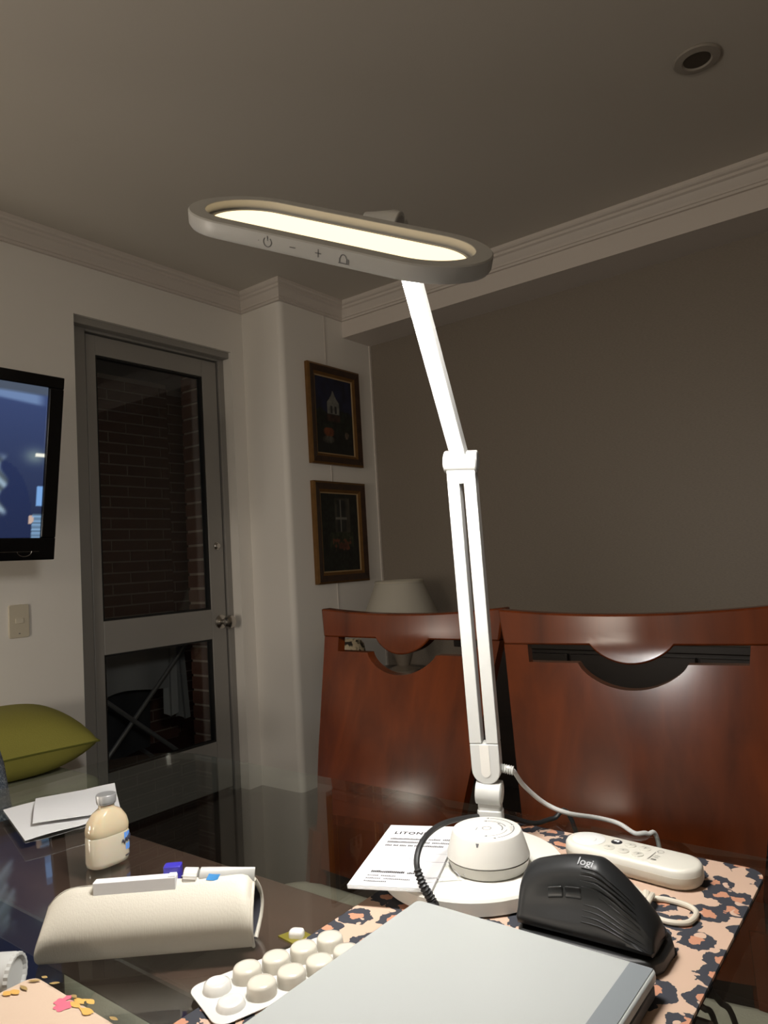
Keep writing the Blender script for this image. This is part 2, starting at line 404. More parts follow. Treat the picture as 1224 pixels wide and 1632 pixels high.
# ------------------------------------------------------------------ television on its wall arm
TR = Vector((1.157, 2.093, 1.657)); tvx = Vector((.9999, .0128, 0)); tvdn = Vector((-.002, .1606, -.987)).normalized(); tvn = tvx.cross(-tvdn).normalized()
TVM = frame_from(tvx, -tvdn, tvn, TR-tvx*.95+tvdn*.56)        # local: x right, y up, z toward the room
tv = thing('television', 'black wall-mounted flat television showing a bluish picture', 'television', M=TVM)
M_tv = mat('tv_gloss_black', lin(10, 10, 11), .12, spec=.5)
fr = MB()
fr.prism(rrect(0, 0, .95, .56, .012), -.055, -.008)
part(fr, 'housing', M_tv, tv, bevel=.004)
bz = MB(); X0, X1, Y0, Y1 = .045, .905, .068, .524
for a, c in (((0, 0, -.008), (.95, Y0, .006)), ((0, Y1, -.008), (.95, .56, .006)), ((0, Y0, -.008), (X0, Y1, .006)), ((X1, Y0, -.008), (.95, Y1, .006))): bz.box(a, c)
part(bz, 'bezel', M_tv, tv, smooth=0, bevel=.003)
def tvpic(u, v):
    r = (1-u)*.86/.63; d = (1-v)*.456
    c = np.array([46, 58, 92.])*(.75+.5*v)
    c = c+(np.array([120, 146, 186])-c)*.8*smoothstep(.022, .034, d+.05*r)*(1-smoothstep(.052, .064, d+.05*r))*smoothstep(-.01, .06, r)
    c = c+(np.array([74, 84, 100])-c)*(1-smoothstep(.02, .03, d))
    g = math.exp(-((r-.045)/.05)**2-((d-.21)/.022)**2); c = c+(np.array([120, 138, 140])-c)*g*.8
    if r < .045 and abs(d-.205) < .006: c = np.array([245, 245, 230.])
    if r > .04 and ((r-.20)/.155)**2+((d-.42)/.19)**2 < 1: c = np.array([34, 46, 82.])*(.9+.3*v)
    w = smoothstep(.175, .20, r+.02*math.sin(d*70))*smoothstep(.2, .24, d)*(1-smoothstep(.37, .40, d))
    c = c+(np.array([150, 172, 190])*(.75+.25*math.sin(d*160+r*90))-c)*w
    if r < .024 and .30 < d < .36: c = np.array([120, 165, 220.])
    if r < .05 and d > .385 and r < .045: c = np.array([105, 135, 165.])*(1+.25*math.sin(d*500))
    if ((r-.05)/.013)**2+((d-.402)/.013)**2 < 1: c = np.array([196, 170, 156.])
    return tuple(np.clip(c, 0, 255))
colour_grid('screen', tvpic, .86, .456, 172, 92, attr_mat('tv_picture', .15, TV_GLOW), tv, Matrix.Translation((.475, .296, -.004)))
part(MB().box((.02, .026, .0062), (.90, .0275, .0066)), 'trim_line', M_chrome, tv, smooth=0)
arc = [Vector((.855+.022*math.cos(a), .028+.016*math.sin(a), .0068)) for a in [math.pi+math.pi*k/12 for k in range(13)]]
part(MB().tube(arc, .0012, 6), 'emblem', M_chrome, tv)
br = MB().box((.40, .18, -.075), (.55, .38, -.055)); part(br, 'mount_plate', M_black, tv, smooth=0)
inv = TVM.inverted(); a0 = Vector((.475, .28, -.07)); w0 = inv @ Vector((.62, YD-.01, 1.37)); w1 = inv @ Vector((.75, 2.42, 1.38))
part(MB().tube([a0, w1, w0], .018, 8), 'wall_arm', M_black, tv)

# light switch
sw = thing('light_switch', 'cream upright light switch plate on white wall below television', 'light switch', (1.284, YD, .898))
M_switch = mat('cream_switch', lin(205, 196, 176), .4)
part(MB().prism(rrect(-.037, -.06, .037, .06, .008), 0, .008, frame_from((1, 0, 0), (0, 0, 1), (0, -1, 0), (0, 0, 0))), 'plate', M_switch, sw, bevel=.002)
part(MB().prism(rrect(-.015, -.008, .015, .010, .002), .008, .011, frame_from((1, 0, 0), (0, 0, 1), (0, -1, 0), (0, 0, 0))), 'rocker', mat('switch_rocker', lin(214, 206, 188), .35), sw, bevel=.001)
part(MB().box((-.003, -.0085, -.046), (.003, -.008, -.043)), 'screw', M_ink, sw, smooth=0)

# ------------------------------------------------------------------ framed paintings
M_gold = mat('aged_gold', lin(132, 98, 58), .35, metal=.75, vary=(30, .25))
M_frame = wood('frame_wood', lin(40, 24, 15), lin(64, 40, 24), .35, .2, 'Z')
M_fillet = mat('pale_fillet', lin(176, 150, 110), .45, metal=.3)
def rnd(u, v, s=0): 
    h = math.sin(u*127.1+v*311.7+s*74.7)*43758.5453; return h-math.floor(h)
def blotch(u, v, k, s):
    a, b = u*k, v*k; i, j = math.floor(a), math.floor(b); fx, fy = a-i, b-j; fx = fx*fx*(3-2*fx); fy = fy*fy*(3-2*fy)
    return (rnd(i, j, s)*(1-fx)+rnd(i+1, j, s)*fx)*(1-fy)+(rnd(i, j+1, s)*(1-fx)+rnd(i+1, j+1, s)*fx)*fy
def paint_tower(u, v):
    n = blotch(u, v, 9, 1); n2 = blotch(u, v, 22, 2)
    c = np.array([34, 44, 84.])*(.7+.5*n) if v > .62-.1*n else np.array([34, 44, 36.])*(.5+.9*n2)
    if v < .3: c = np.array([30, 34, 32.])*(.6+.8*n2)
    x = abs(u-.47)
    if .52 < v < .68 and x < .16: c = np.array([186, 186, 176.])*(.75+.3*n2)
    if .53 < v < .64 and (abs(u-.42) < .03 or abs(u-.54) < .03): c = np.array([60, 62, 66.])
    if .68 <= v < .84 and x < .15*((.84-v)/.16)**1.5+.012: c = np.array([196, 196, 186.])*(.8+.25*n2)
    if .42 < v < .52 and x < .18: c = np.array([78, 50, 40.])*(.6+.7*n2)
    if ((u-.32)/.15)**2+((v-.28)/.06)**2 < 1: c = np.array([156, 84, 50.])*(.6+.6*n2)
    if ((u-.3)/.16)**2+((v-.18)/.05)**2 < 1: c = np.array([120, 116, 104.])*(.6+.6*n2)
    if ((u-.82)/.06)**2+((v-.26)/.05)**2 < 1: c = np.array([140, 120, 104.])*(.5+.8*n2)
    return tuple(np.clip(c*.66, 0, 255))
def paint_window(u, v):
    n = blotch(u, v, 12, 5); n2 = blotch(u, v, 28, 6)
    c = np.array([30, 36, 30.])*(.5+.9*n2)
    if .36 < u < .78 and .45 < v < .95: c = np.array([96, 92, 78.])*(.6+.4*n)
    if .42 < u < .66 and .5 < v < .92: c = np.array([44, 48, 46.])*(.6+.6*n)
    if abs(u-.52) < .018 and .5 < v < .93: c = np.array([150, 148, 136.])
    if abs(v-.68) < .012 and .38 < u < .70: c = np.array([150, 148, 136.])
    if .2 < u < .85 and .3 < v < .5: c = np.array([54, 62, 40.])*(.5+.9*n2)
    if .28 < u < .78 and .26 < v < .42 and n2 > .62: c = np.array([134, 74, 52.])
    if .44 < u < .68 and .28 < v < .36: c = np.array([110, 62, 46.])*(.7+.5*n2)
    return tuple(np.clip(c*.75, 0, 255))
def painting(zc, fn, label, w=.398, h=.508, xc=2.776):
    M = frame_from((1, 0, 0), (0, 0, 1), (0, -1, 0), (xc, YP-.002, zc)); t = thing('framed_painting', label, 'painting', M=M)
    def ring(a, b, z0, z1a, z1b):
        """sloped rectangular moulding from inset a to inset b"""
        rings = []
        for ins, z in ((a, z0), (a, z1a), (b, z1b), (b, z0)):
            rings.append([Vector((sx*(w/2-ins), sy*(h/2-ins), z)) for sx, sy in ((-1, -1), (1, -1), (1, 1), (-1, 1))])
        m = MB(); m.loft(rings+[rings[0]], cap=False); return m
    part(ring(0, .010, 0, .020, .026), 'outer_gilding', M_gold, t, smooth=0)
    part(ring(.010, .040, 0, .026, .020), 'frame_moulding', M_frame, t, smooth=0)
    part(ring(.040, .054, 0, .020, .012), 'inner_gilding', M_gold, t, smooth=0)
    part(ring(.054, .060, 0, .012, .009), 'fillet', M_fillet, t, smooth=0)
    part(MB().box((-w/2+.02, -h/2+.02, -.001), (w/2-.02, h/2-.02, .002)), 'backing', M_frame, t, smooth=0)
    colour_grid('canvas', fn, w-.12, h-.12, 70, 100, attr_mat('oil_paint', .45), t, Matrix.Translation((0, 0, .008)))
painting(1.792, paint_tower, 'upper framed painting of a white church tower under dark sky')
painting(1.198, paint_window, 'lower framed painting of a window with flowers below')
wr = MB().cyl((2.735, YP-.004, .62), (2.735, YP-.004, HS+.08), .0022, 6)
tag(wr.build('hanging_wire', M_crown), 'thin white vertical wire the two paintings hang along', 'wire')

# ------------------------------------------------------------------ recessed ceiling downlight
dl = thing('ceiling_downlight', 'small round recessed downlight switched off in the ceiling', 'downlight', (2.125, .428, H))
part(MB().lathe([(.036, -.001), (.062, -.001), (.064, -.004), (.060, -.008), (.040, -.010), (.036, -.006)], 32, cap=False), 'trim_ring', mat('ring_white', lin(160, 153, 143), .7), dl)
part(MB().lathe([(.037, -.006), (.030, -.003), (.028, -.0015)], 32), 'reflector', mat('dull_reflector', lin(74, 66, 58), .35, metal=.3), dl)

# ------------------------------------------------------------------ corner lamp, side table, pot, sideboard
st = thing('side_table', 'small dark round side table in the corner behind the chair', 'side table', (2.72, 2.12, 0))
part(MB().lathe([(.25, .485), (.27, .495), (.27, .51), (.25, .515)], 40), 'tabletop', M_darkwood, st)
part(MB().lathe([(.03, .02), (.022, .1), (.03, .25), (.02, .4), (.05, .485)], 20), 'pedestal', M_darkwood, st)
part(MB().lathe([(.18, 0), (.18, .015), (.06, .03), (.03, .04)], 32), 'base', M_darkwood, st)
tl = thing('table_lamp', 'table lamp with white pleated shade behind the left chair', 'lamp', (2.78, 2.06, .515))
rings = []
for z, r in ((.255, .175), (.26, .178), (.405, .118), (.42, .112), (.424, .112)):
    rings.append([Vector((r*(1+(.014 if k % 2 else -.014))*math.cos(2*math.pi*k/112), r*(1+(.014 if k % 2 else -.014))*math.sin(2*math.pi*k/112), z)) for k in range(112)])
sh = MB().loft(rings, cap=False); sh_o = part(sh, 'lamp_shade', mat('pleated_shade', lin(184, 179, 166), .8), tl, smooth=60)
part(MB().lathe([(.116, .418), (.118, .425), (.113, .43), (.110, .425)], 40, cap=False), 'shade_rim', mat('shade_binding', lin(190, 184, 168), .7), tl)
part(MB().lathe([(.075, 0), (.078, .012), (.03, .03), (.05, .09), (.055, .14), (.02, .2), (.012, .25), (.012, .36)], 28), 'lamp_body', mat('lamp_ceramic', lin(120, 110, 98), .3), tl)
pt = thing('patterned_pot', 'squat beige and black mottled pot seen through chair back slot', 'pot', (2.62, 2.28, .515))
m, nt, b = nmat('mottled_glaze'); v = nt.nodes.new('ShaderNodeTexNoise'); v.inputs['Scale'].default_value = 42; v.inputs['Detail'].default_value = 1
cr = nt.nodes.new('ShaderNodeValToRGB'); cr.color_ramp.elements[0].position = .44; cr.color_ramp.elements[1].position = .54
cr.color_ramp.elements[0].color = (*lin(48, 42, 36), 1); cr.color_ramp.elements[1].color = (*lin(196, 180, 150), 1)
tcn = nt.nodes.new('ShaderNodeTexCoord'); nt.links.new(tcn.outputs['Object'], v.inputs['Vector']); nt.links.new(v.outputs['Fac'], cr.inputs['Fac']); nt.links.new(cr.outputs['Color'], b.inputs['Base Color'])
part(MB().lathe([(.05, 0), (.085, .03), (.1, .08), (.09, .14), (.075, .16), (.065, .158), (.07, .12), (.03, .10)], 32), 'pot_body', m, pt)
sbd = thing('sideboard', 'low black-brown sideboard against the grey wall behind chairs', 'sideboard', (2.85, .7, 0))
M_sb = wood('black_brown_wood', lin(20, 14, 12), lin(32, 23, 19), .35, .2, 'Y')
part(MB().box((-.22, -.98, .66), (.25, .98, .69)), 'top', M_sb, sbd, smooth=0, bevel=.004)
part(MB().box((-.19, -.95, .08), (.24, .95, .66)), 'carcass', M_sb, sbd, smooth=0)
for k in range(4):
    y0 = -.94+.47*k; d = part(MB().box((-.21, y0+.006, .10), (-.19, y0+.464, .645)), 'cabinet_door', M_sb, sbd, smooth=0, bevel=.003)
    part(MB().cyl((-.232, y0+.42, .38), (-.21, y0+.42, .38), .011, 12), 'knob', M_chrome, d)
part(MB().box((-.17, -.9, 0), (.22, .9, .08)), 'plinth', M_sb, sbd, smooth=0)

# ------------------------------------------------------------------ daybed and green cushion
dbd = thing('daybed', 'low daybed with pale green cover under the television', 'daybed', (.6, 2.39, 0))
M_cover = mat('pale_green_cover', lin(150, 152, 126), .85, bump=(40, .3), vary=(9, .12))
M_teal = mat('dark_teal_base', lin(40, 56, 54), .85)
part(MB().box((-.8, -.27, .0), (.63, .27, .30)), 'base', M_teal, dbd, smooth=0, bevel=.03, seg=3)
part(MB().box((-.82, -.285, .30), (.66, .285, .435)), 'mattress', M_cover, dbd, bevel=.035, seg=4)
def pillow(name, w, h, t, n=28):
    def p(u, v, s):
        x, y = 2*u-1, 2*v-1
        ex = 1-.10*(1-abs(x)**2)*abs(y)**3; ey = 1-.10*(1-abs(y)**2)*abs(x)**3
        k = max(0, (1-abs(x)**2.6))**.62*max(0, (1-abs(y)**2.6))**.62
        c = 1-.085*abs(x*y)**3; return Vector((x*w/2*ey*c, y*h/2*ex*c, s*(t/2*k)))
    m = MB(); m.grid(lambda u, v: p(u, v, 1), n, n); m.grid(lambda u, v: p(u, v, -1), n, n); return m
pm = pillow('cushion', .46, .46, .205)
M_green = mat('olive_green_fabric', lin(142, 138, 60), .85, bump=(350, .25), vary=(6, .06))
PM = Matrix.Translation((1.09, 2.385, .540)) @ Matrix.Rotation(math.radians(-7), 4, 'Z') @ Matrix.Rotation(math.radians(3), 4, 'X')
cu = thing('cushion', 'plump olive green square cushion on the daybed', 'cushion', M=PM @ Matrix.Identity(4))
co = part(pm, 'cover', M_green, cu, smooth=80)
pts = []
for k in range(4):
    pass
def edge(u, v):
    x, y = 2*u-1, 2*v-1
    c = 1-.085*abs(x*y)**3
    return Vector((x*.23*c*(1-.10*(1-abs(y)**2)*abs(x)**3), y*.23*c*(1-.10*(1-abs(x)**2)*abs(y)**3), 0))
loop = [edge(k/12, 0) for k in range(12)]+[edge(1, k/12) for k in range(12)]+[edge(1-k/12, 1) for k in range(12)]+[edge(0, 1-k/12) for k in range(13)]
part(MB().tube(loop, .0028, 6), 'seam_piping', mat('seam_green', lin(88, 90, 24), .9), cu)

# ------------------------------------------------------------------ dining chairs
CH_H = .953
def chair_geo():
    """local: origin on the floor under the seat centre, the sitter faces -x; back rises at +x"""
    hw = lambda z: .150+.056*max(0, min(1, (z-.60)/.353))
    slope = lambda z: .15+.19*smoothstep(.55, .72, z)-.24*smoothstep(.885, .905, z)
    tab_, acc = [], .205
    for k in range(601): tab_.append(acc); acc += slope(.40+.001*k)*.001
    def rake(z):
        t = min(599, max(0, (z-.40)*1000)); i = int(t); return tab_[i]+(tab_[i+1]-tab_[i])*(t-i)
    sag = -.008
    def P(u, z, off=0): return Vector((rake(z)+sag*(1-u*u)+off, u*hw(z), z))
    return hw, rake, P
hw, rake, CP = chair_geo()
def chair(name, label, M, group):
    t = thing(name, label, 'chair', M=M, group=group)
    zr = .898                                     # underside of the top rail
    slot_u, slot_h = .80, .026
    def panel(u0, u1, zb, zt, nu, nv, th=.020, front=0.):
        g = lambda a, b, o: CP(u0+(u1-u0)*a, zb(u0+(u1-u0)*a)+(zt(u0+(u1-u0)*a)-zb(u0+(u1-u0)*a))*b, o)
        return lambda m: m.shell(lambda a, b: g(a, b, -front), nu, nv, lambda a, b: g(a, b, th))
    top = lambda u: CH_H-.010*(1-u*u)
    def tab(u):                                    # half-moon tab under the rail
        q = 1-(u/.30)**2; return zr-(.027*q**.8 if q > 0 else 0)
    def dip(u):                                    # matching half-moon cut in the panel
        q = 1-(u/.40)**2; base = zr-slot_h
        return base-(.036*q**.72 if q > 0 else 0)
    m = MB(); panel(-1, 1, lambda u: tab(u) if abs(u) < .30 else zr, top, 80, 6, .024, .003)(m); part(m, 'top_rail', M_mahog, t, bevel=.003, smooth=50)
    m = MB(); panel(-slot_u, slot_u, lambda u: .50, dip, 96, 16)(m)
    for s in (-1, 1):
        a, b = (slot_u, 1) if s > 0 else (-1, -slot_u)
        panel(a, b, lambda u: .50, lambda u: zr, 6, 16)(m)
    part(m, 'back_panel', M_mahog, t, smooth=50)
    for s in (-1, 1):
        pts = [(rake(.0)+.05, s*.165, 0), (rake(.2)+.01, s*.16, .22), (rake(.45)+.012, s*.152, .45), (rake(.55)+.012, s*.148, .56)]
        part(MB().tube(catmull(pts, 4), [.018+.004*min(1, k/12) for k in range(13)], 8), 'leg', M_mahog, t)
        part(MB().tube([(-.19, s*.17, 0), (-.185, s*.17, .25), (-.18, s*.17, .42)], [.015, .019, .022], 8), 'leg', M_mahog, t)
    part(MB().prism(rrect(-.205, -.195, .235, .195, .03), .385, .435), 'seat_frame', M_mahog, t, bevel=.004)
    def sring(z, g): return [Vector((x, y, z)) for x, y in rrect(-.215+g, -.205+g, .225-g, .205-g, .06, 6)]
    part(MB().loft([sring(.435, .004), sring(.445, 0), sring(.462, 0), sring(.474, .008), sring(.480, .025), sring(.483, .06)]), 'seat', M_seat, t, smooth=60)
    return t
def chair_at(top_x, yc, rot, label, group='dining chairs'):
    k = rake(CH_H)+.01; loc = Vector((top_x-k*math.cos(rot), yc-k*math.sin(rot), 0))
    return chair('dining_chair', label, Matrix.Translation(loc) @ Matrix.Rotation(rot, 4, 'Z'), group)
chair_at(1.095, .795, 0, 'mahogany dining chair beside the pleated lamp, partly behind lamp arm')
chair_at(1.09, .378, math.radians(9), 'mahogany dining chair nearest the remote, bright reflection on its back')
# third chair at the end of the table, nearly out of the picture, with a glittery jacket on it
C3 = Matrix.Translation((.432, 1.205, 0)) @ Matrix.Rotation(math.radians(90), 4, 'Z')
chair('dining_chair', 'mahogany dining chair under the glittery jacket at the left edge', C3, 'dining chairs')
m, nt, b = nmat('glitter_fabric'); vo = nt.nodes.new('ShaderNodeTexVoronoi'); vo.inputs['Scale'].default_value = 420
cr = nt.nodes.new('ShaderNodeValToRGB'); cr.color_ramp.elements[0].color = (*lin(96, 108, 122), 1); cr.color_ramp.elements[1].color = (*lin(205, 212, 220), 1)
cr.color_ramp.elements[0].position = .55; tcn = nt.nodes.new('ShaderNodeTexCoord')
nt.links.new(tcn.outputs['Object'], vo.inputs['Vector']); nt.links.new(vo.outputs['Color'], cr.inputs['Fac']); nt.links.new(cr.outputs['Color'], b.inputs['Base Color']); b.inputs['Roughness'].default_value = .45; b.inputs['Metallic'].default_value = .3
jr = []
for z, g, ty in ((.50, .236, .062), (.60, .236, .066), (.70, .232, .060), (.80, .224, .052), (.90, .212, .044), (.955, .20, .036), (.966, .17, .018)):
    yc = 1.205+rake(z)+.012
    jr.append([Vector((.432+(g+.004*math.sin(9*a+z*30))*math.copysign(abs(math.cos(a))**.5, math.cos(a)), yc+ty*math.copysign(abs(math.sin(a))**.6, math.sin(a)), z+.006*math.sin(4*a))) for a in [2*math.pi*k/40 for k in range(40)]])
tag(MB().loft(jr, cap=True).build('jacket', m, smooth=60), 'glittery blue grey jacket draped over chair at the left edge', 'jacket')

# ------------------------------------------------------------------ glass dining table
ZT = .75
tb = thing('dining_table', 'dining table with clear rounded glass top on dark wood frame', 'table', (.22, .56, 0))
M_glass = pane_mat('table_glass', (.90, .94, .93), .0, 1.5)
wpart(MB().prism(rrect(-.30, .045, .748, 1.085, .12, 12), ZT-.010, ZT), 'glass_top', M_glass, tb, smooth=30)
M_tw = wood('table_wood', lin(66, 46, 39), lin(84, 60, 51), .4, .1, 'Y')
for a, c in (((.335, .14), (.50, .98)), ((-.05, .14), (.115, .98))):
    wpart(MB().box((a[0], a[1], .70), (c[0], c[1], ZT-.0105)), 'wooden_rail', M_tw, tb, smooth=0, bevel=.003)
for y0, y1 in ((.14, .22), (.90, .98)):
    wpart(MB().box((.115, y0, .70), (.335, y1, ZT-.0105)), 'cross_rail', M_tw, tb, smooth=0, bevel=.003)
for x, y in ((.42, .20), (.42, .92), (.03, .20), (.03, .92)):
    wpart(MB().box((x-.045, y-.045, 0), (x+.045, y+.045, .70)), 'leg', M_tw, tb, smooth=0, bevel=.004)

# ------------------------------------------------------------------ leopard desk mat
m, nt, b = nmat('leopard_print'); N, Lk = nt.nodes, nt.links
tc = N.new('ShaderNodeTexCoord'); mp = N.new('ShaderNodeMapping'); mp.inputs['Scale'].default_value = (34, 34, 0.01)
nz = N.new('ShaderNodeTexNoise'); nz.inputs['Scale'].default_value = 3.2; nz.inputs['Detail'].default_value = 2.5
sub = N.new('ShaderNodeVectorMath'); sub.operation = 'SUBTRACT'; sub.inputs[1].default_value = (.5, .5, .5)
scl = N.new('ShaderNodeVectorMath'); scl.operation = 'SCALE'; scl.inputs['Scale'].default_value = .55
add = N.new('ShaderNodeVectorMath'); add.operation = 'ADD'
vo = N.new('ShaderNodeTexVoronoi'); vo.voronoi_dimensions = '2D'; vo.inputs['Scale'].default_value = 1.0; vo.inputs['Randomness'].default_value = .72
Lk.new(tc.outputs['Object'], mp.inputs['Vector']); Lk.new(mp.outputs['Vector'], nz.inputs['Vector']); Lk.new(nz.outputs['Color'], sub.inputs[0])
Lk.new(sub.outputs[0], scl.inputs[0]); Lk.new(mp.outputs['Vector'], add.inputs[0]); Lk.new(scl.outputs[0], add.inputs[1]); Lk.new(add.outputs[0], vo.inputs['Vector'])
cr = N.new('ShaderNodeValToRGB'); cr.color_ramp.interpolation = 'CONSTANT'
e = cr.color_ramp.elements; e[0].position = 0; e[0].color = (*lin(168, 118, 92), 1); e[1].position = .19; e[1].color = (*lin(40, 42, 50), 1)
x = e.new(.465); x.color = (*lin(176, 149, 130), 1)
# broken rings: a second noise opens gaps in the dark ring
nz2 = N.new('ShaderNodeTexNoise'); nz2.inputs['Scale'].default_value = 1.9; nz2.inputs['Detail'].default_value = 1
Lk.new(mp.outputs['Vector'], nz2.inputs['Vector'])
gt = N.new('ShaderNodeMath'); gt.operation = 'GREATER_THAN'; gt.inputs[1].default_value = .66; Lk.new(nz2.outputs['Fac'], gt.inputs[0])
mx = N.new('ShaderNodeMix'); mx.data_type = 'RGBA'; mx.inputs['B'].default_value = (*lin(176, 149, 130), 1)
Lk.new(vo.outputs['Distance'], cr.inputs['Fac']); Lk.new(cr.outputs['Color'], mx.inputs['A']); Lk.new(gt.outputs[0], mx.inputs['Factor']); Lk.new(mx.outputs['Result'], b.inputs['Base Color'])
b.inputs['Roughness'].default_value = .8
MATTOP = ZT+.0028
dm = thing('desk_mat', 'leopard print desk mat under the lamp, mouse and laptop', 'desk mat', (.40, .283, ZT))
wpart(MB().prism(rrect(.10, .146, .713, .419, .018, 6), ZT+.0004, MATTOP), 'printed_top', m, dm, smooth=30)
wpart(MB().prism(rrect(.0995, .1455, .7135, .4195, .0185, 6), ZT, ZT+.0004), 'rubber_back', M_black, dm, smooth=30)

# ------------------------------------------------------------------ desk lamp
D0 = Vector((.578, .364, MATTOP)); LRAD = .082
lp = thing('desk_lamp', 'white swing-arm desk lamp with glowing oval head on round base', 'lamp', D0)
M_lw = M_white; M_disc = mat('white_base_enamel', lin(196, 195, 188), .4)
Rv, Fv, Uv = Vector(R_), Vector(F_), Vector(U_)
wpart(MB().lathe([(LRAD-.004, 0), (LRAD, .002), (LRAD, .0125), (LRAD-.0015, .0145), (LRAD-.005, .0152)], 72, Matrix.Translation(D0)), 'base_disc', M_disc, lp)
hax = (Rv*math.cos(math.radians(19))-Fv*math.sin(math.radians(19))).normalized()      # hinge axis
DARM = .722
pA = atd(780, 1262, DARM); pB = atd(735, 736, DARM); pC = atd(630, 347, .618)
ax1 = (pB-pA).normalized(); h1 = (hax-ax1*hax.dot(ax1)).normalized(); n1 = h1.cross(ax1).normalized()
if n1.dot(Fv) > 0: n1 = -n1                       # faces the viewer
# post
zp = MATTOP+.015; pp = Vector((pA.x, pA.y, 0)); hz = Vector((hax.x, hax.y, 0)).normalized(); hn = Vector((-hz.y, hz.x, 0))
if hn.dot(Fv) > 0: hn = -hn
PM = frame_from(hz, -hn, (0, 0, 1), (pA.x, pA.y, 0))
zn = atd(783, 1288, DARM).z
wpart(MB().prism(rrect(-.0125, -.008, .0125, .008, .004), zp-.001, zn, PM), 'post', M_lw, lp, bevel=.001)
# neck joint
wpart(MB().cyl(pA-hax*.0125, pA+hax*.0125, .0125, 28), 'neck_joint', M_lw, lp, bevel=.001)
wpart(MB().cyl(pA+hax*.0125, pA+hax*.0130, .0098, 24), 'joint_cap', M_whitem, lp)
wpart(MB().prism(rrect(-.0115, -.007, .0115, .007, .003), zn-.001, pA.z-.008, PM), 'neck', M_lw, lp)
# lower bracket (rounded foot), two bars, top bracket
L1 = (pB-pA).length
AM = frame_from(h1, -n1, ax1, pA)                # local x along hinge, -y toward viewer, z up the arm
foot = []
for k in range(13):
    a = math.pi+math.pi*k/12; foot.append((.0142*math.cos(a), .024+.0142*math.sin(a)))
foot += [(.0142, .050), (-.0142, .050)]
FM = AM @ Matrix(((1, 0, 0, 0), (0, 0, -1, 0), (0, 1, 0, 0), (0, 0, 0, 1)))       # prism xy -> (x, z), depth -> -y
lb = wpart(MB().prism(foot, -.0075, .0075, FM), 'lower_bracket', M_lw, lp, bevel=.0008)
slot = [(.0046*math.cos(a), .022+.0046*math.sin(a)) for a in [math.pi+math.pi*k/8 for k in range(9)]]+[(.0046, .0495), (-.0046, .0495)]
wpart(MB().prism(slot, .0075, .0080, FM), 'bracket_inlay', M_whitem, lb)
for s in (-1, 1):
    wpart(MB().obox(AM, (s*.0083-.0060, -.0075, .0505), (s*.0083+.0060, .0075, L1-.012)), 'arm_bar', M_lw, lp, smooth=0, bevel=.0008)
wpart(MB().obox(AM, (-.0143, -.0070, L1-.022), (.0143, .0070, L1-.006)), 'upper_bracket', M_lw, lp, smooth=0, bevel=.001)
wpart(MB().cyl(pB-hax*.0165, pB+hax*.0165, .0112, 32), 'elbow_joint', M_lw, lp, bevel=.0012)
wpart(MB().cyl(pB+hax*.0165, pB+hax*.0170, .0085, 28), 'joint_cap', mat('grey_cap', lin(120, 120, 120), .4), lp)
# upper arm
ax2 = (pC-pB).normalized(); h2 = (hax-ax2*hax.dot(ax2)).normalized(); n2 = h2.cross(ax2).normalized()
if n2.dot(Fv) > 0: n2 = -n2
UM = frame_from(h2, -n2, ax2, pB); L2 = (pC-pB).length
wpart(MB().obox(UM, (-.0078, -.0065, .006), (.0078, .0065, L2-.004)), 'upper_arm', M_lw, lp, smooth=0, bevel=.0008)
# head
HC = Vector((.404, .339, 1.294)); hl = Vector((.307, -.874, -.375)).normalized(); hm = Vector((.858, .084, .506)); hm = (hm-hl*hm.dot(hl)).normalized(); hn_ = hl.cross(hm).normalized()
HL, HW, HT, HIN = .245, .101, .0125, .013
HM = frame_from(hl, hm, hn_, HC)                  # local z = upward face with the warm light
outer, inner = stadium(HL, HW, 24), stadium(HL-2*HIN, HW-2*HIN, 24)
V3 = lambda pts, z: [Vector((x, y, z)) for x, y in pts]
o2 = stadium(HL-.002, HW-.002, 24)
hd = MB().loft([V3(inner, -.0075), V3(inner, -.0004), V3(stadium(HL-2*HIN+.0008, HW-2*HIN+.0008, 24), 0), V3(o2, 0), V3(outer, -.001), V3(outer, -HT+.0025), V3(stadium(HL-.003, HW-.003, 24), -HT), V3(stadium(HL-.016, HW-.016, 24), -HT), V3(stadium(HL-.016, HW-.016, 24), -HT+.0015)], cap=False)
hd.v = [tuple(HM @ Vector(p)) for p in hd.v]
head = wpart(hd, 'lamp_head', M_lw, lp, smooth=40)
wpart(MB().prism(stadium(HL-2*HIN+.0004, HW-2*HIN+.0004, 24), -.0082, -.0074, HM), 'warm_panel', emis('warm_light', lin(255, 226, 176), LAMP_UP), head, smooth=30)
rim = MB().loft([V3(inner, -.0074), V3(stadium(HL-2*HIN-.008, HW-2*HIN-.008, 24), -.0066), V3(stadium(HL-2*HIN-.010, HW-2*HIN-.010, 24), -.0074)], cap=False); rim.v = [tuple(HM @ Vector(p)) for p in rim.v]
wpart(rim, 'panel_rim', M_lw, head, smooth=40)
wpart(MB().prism(stadium(HL-.0158, HW-.0158, 24), -HT+.0006, -HT+.0016, HM), 'white_diffuser', emis('cool_white_light', (1.0, .97, .92), LAMP_DOWN), head, smooth=30)
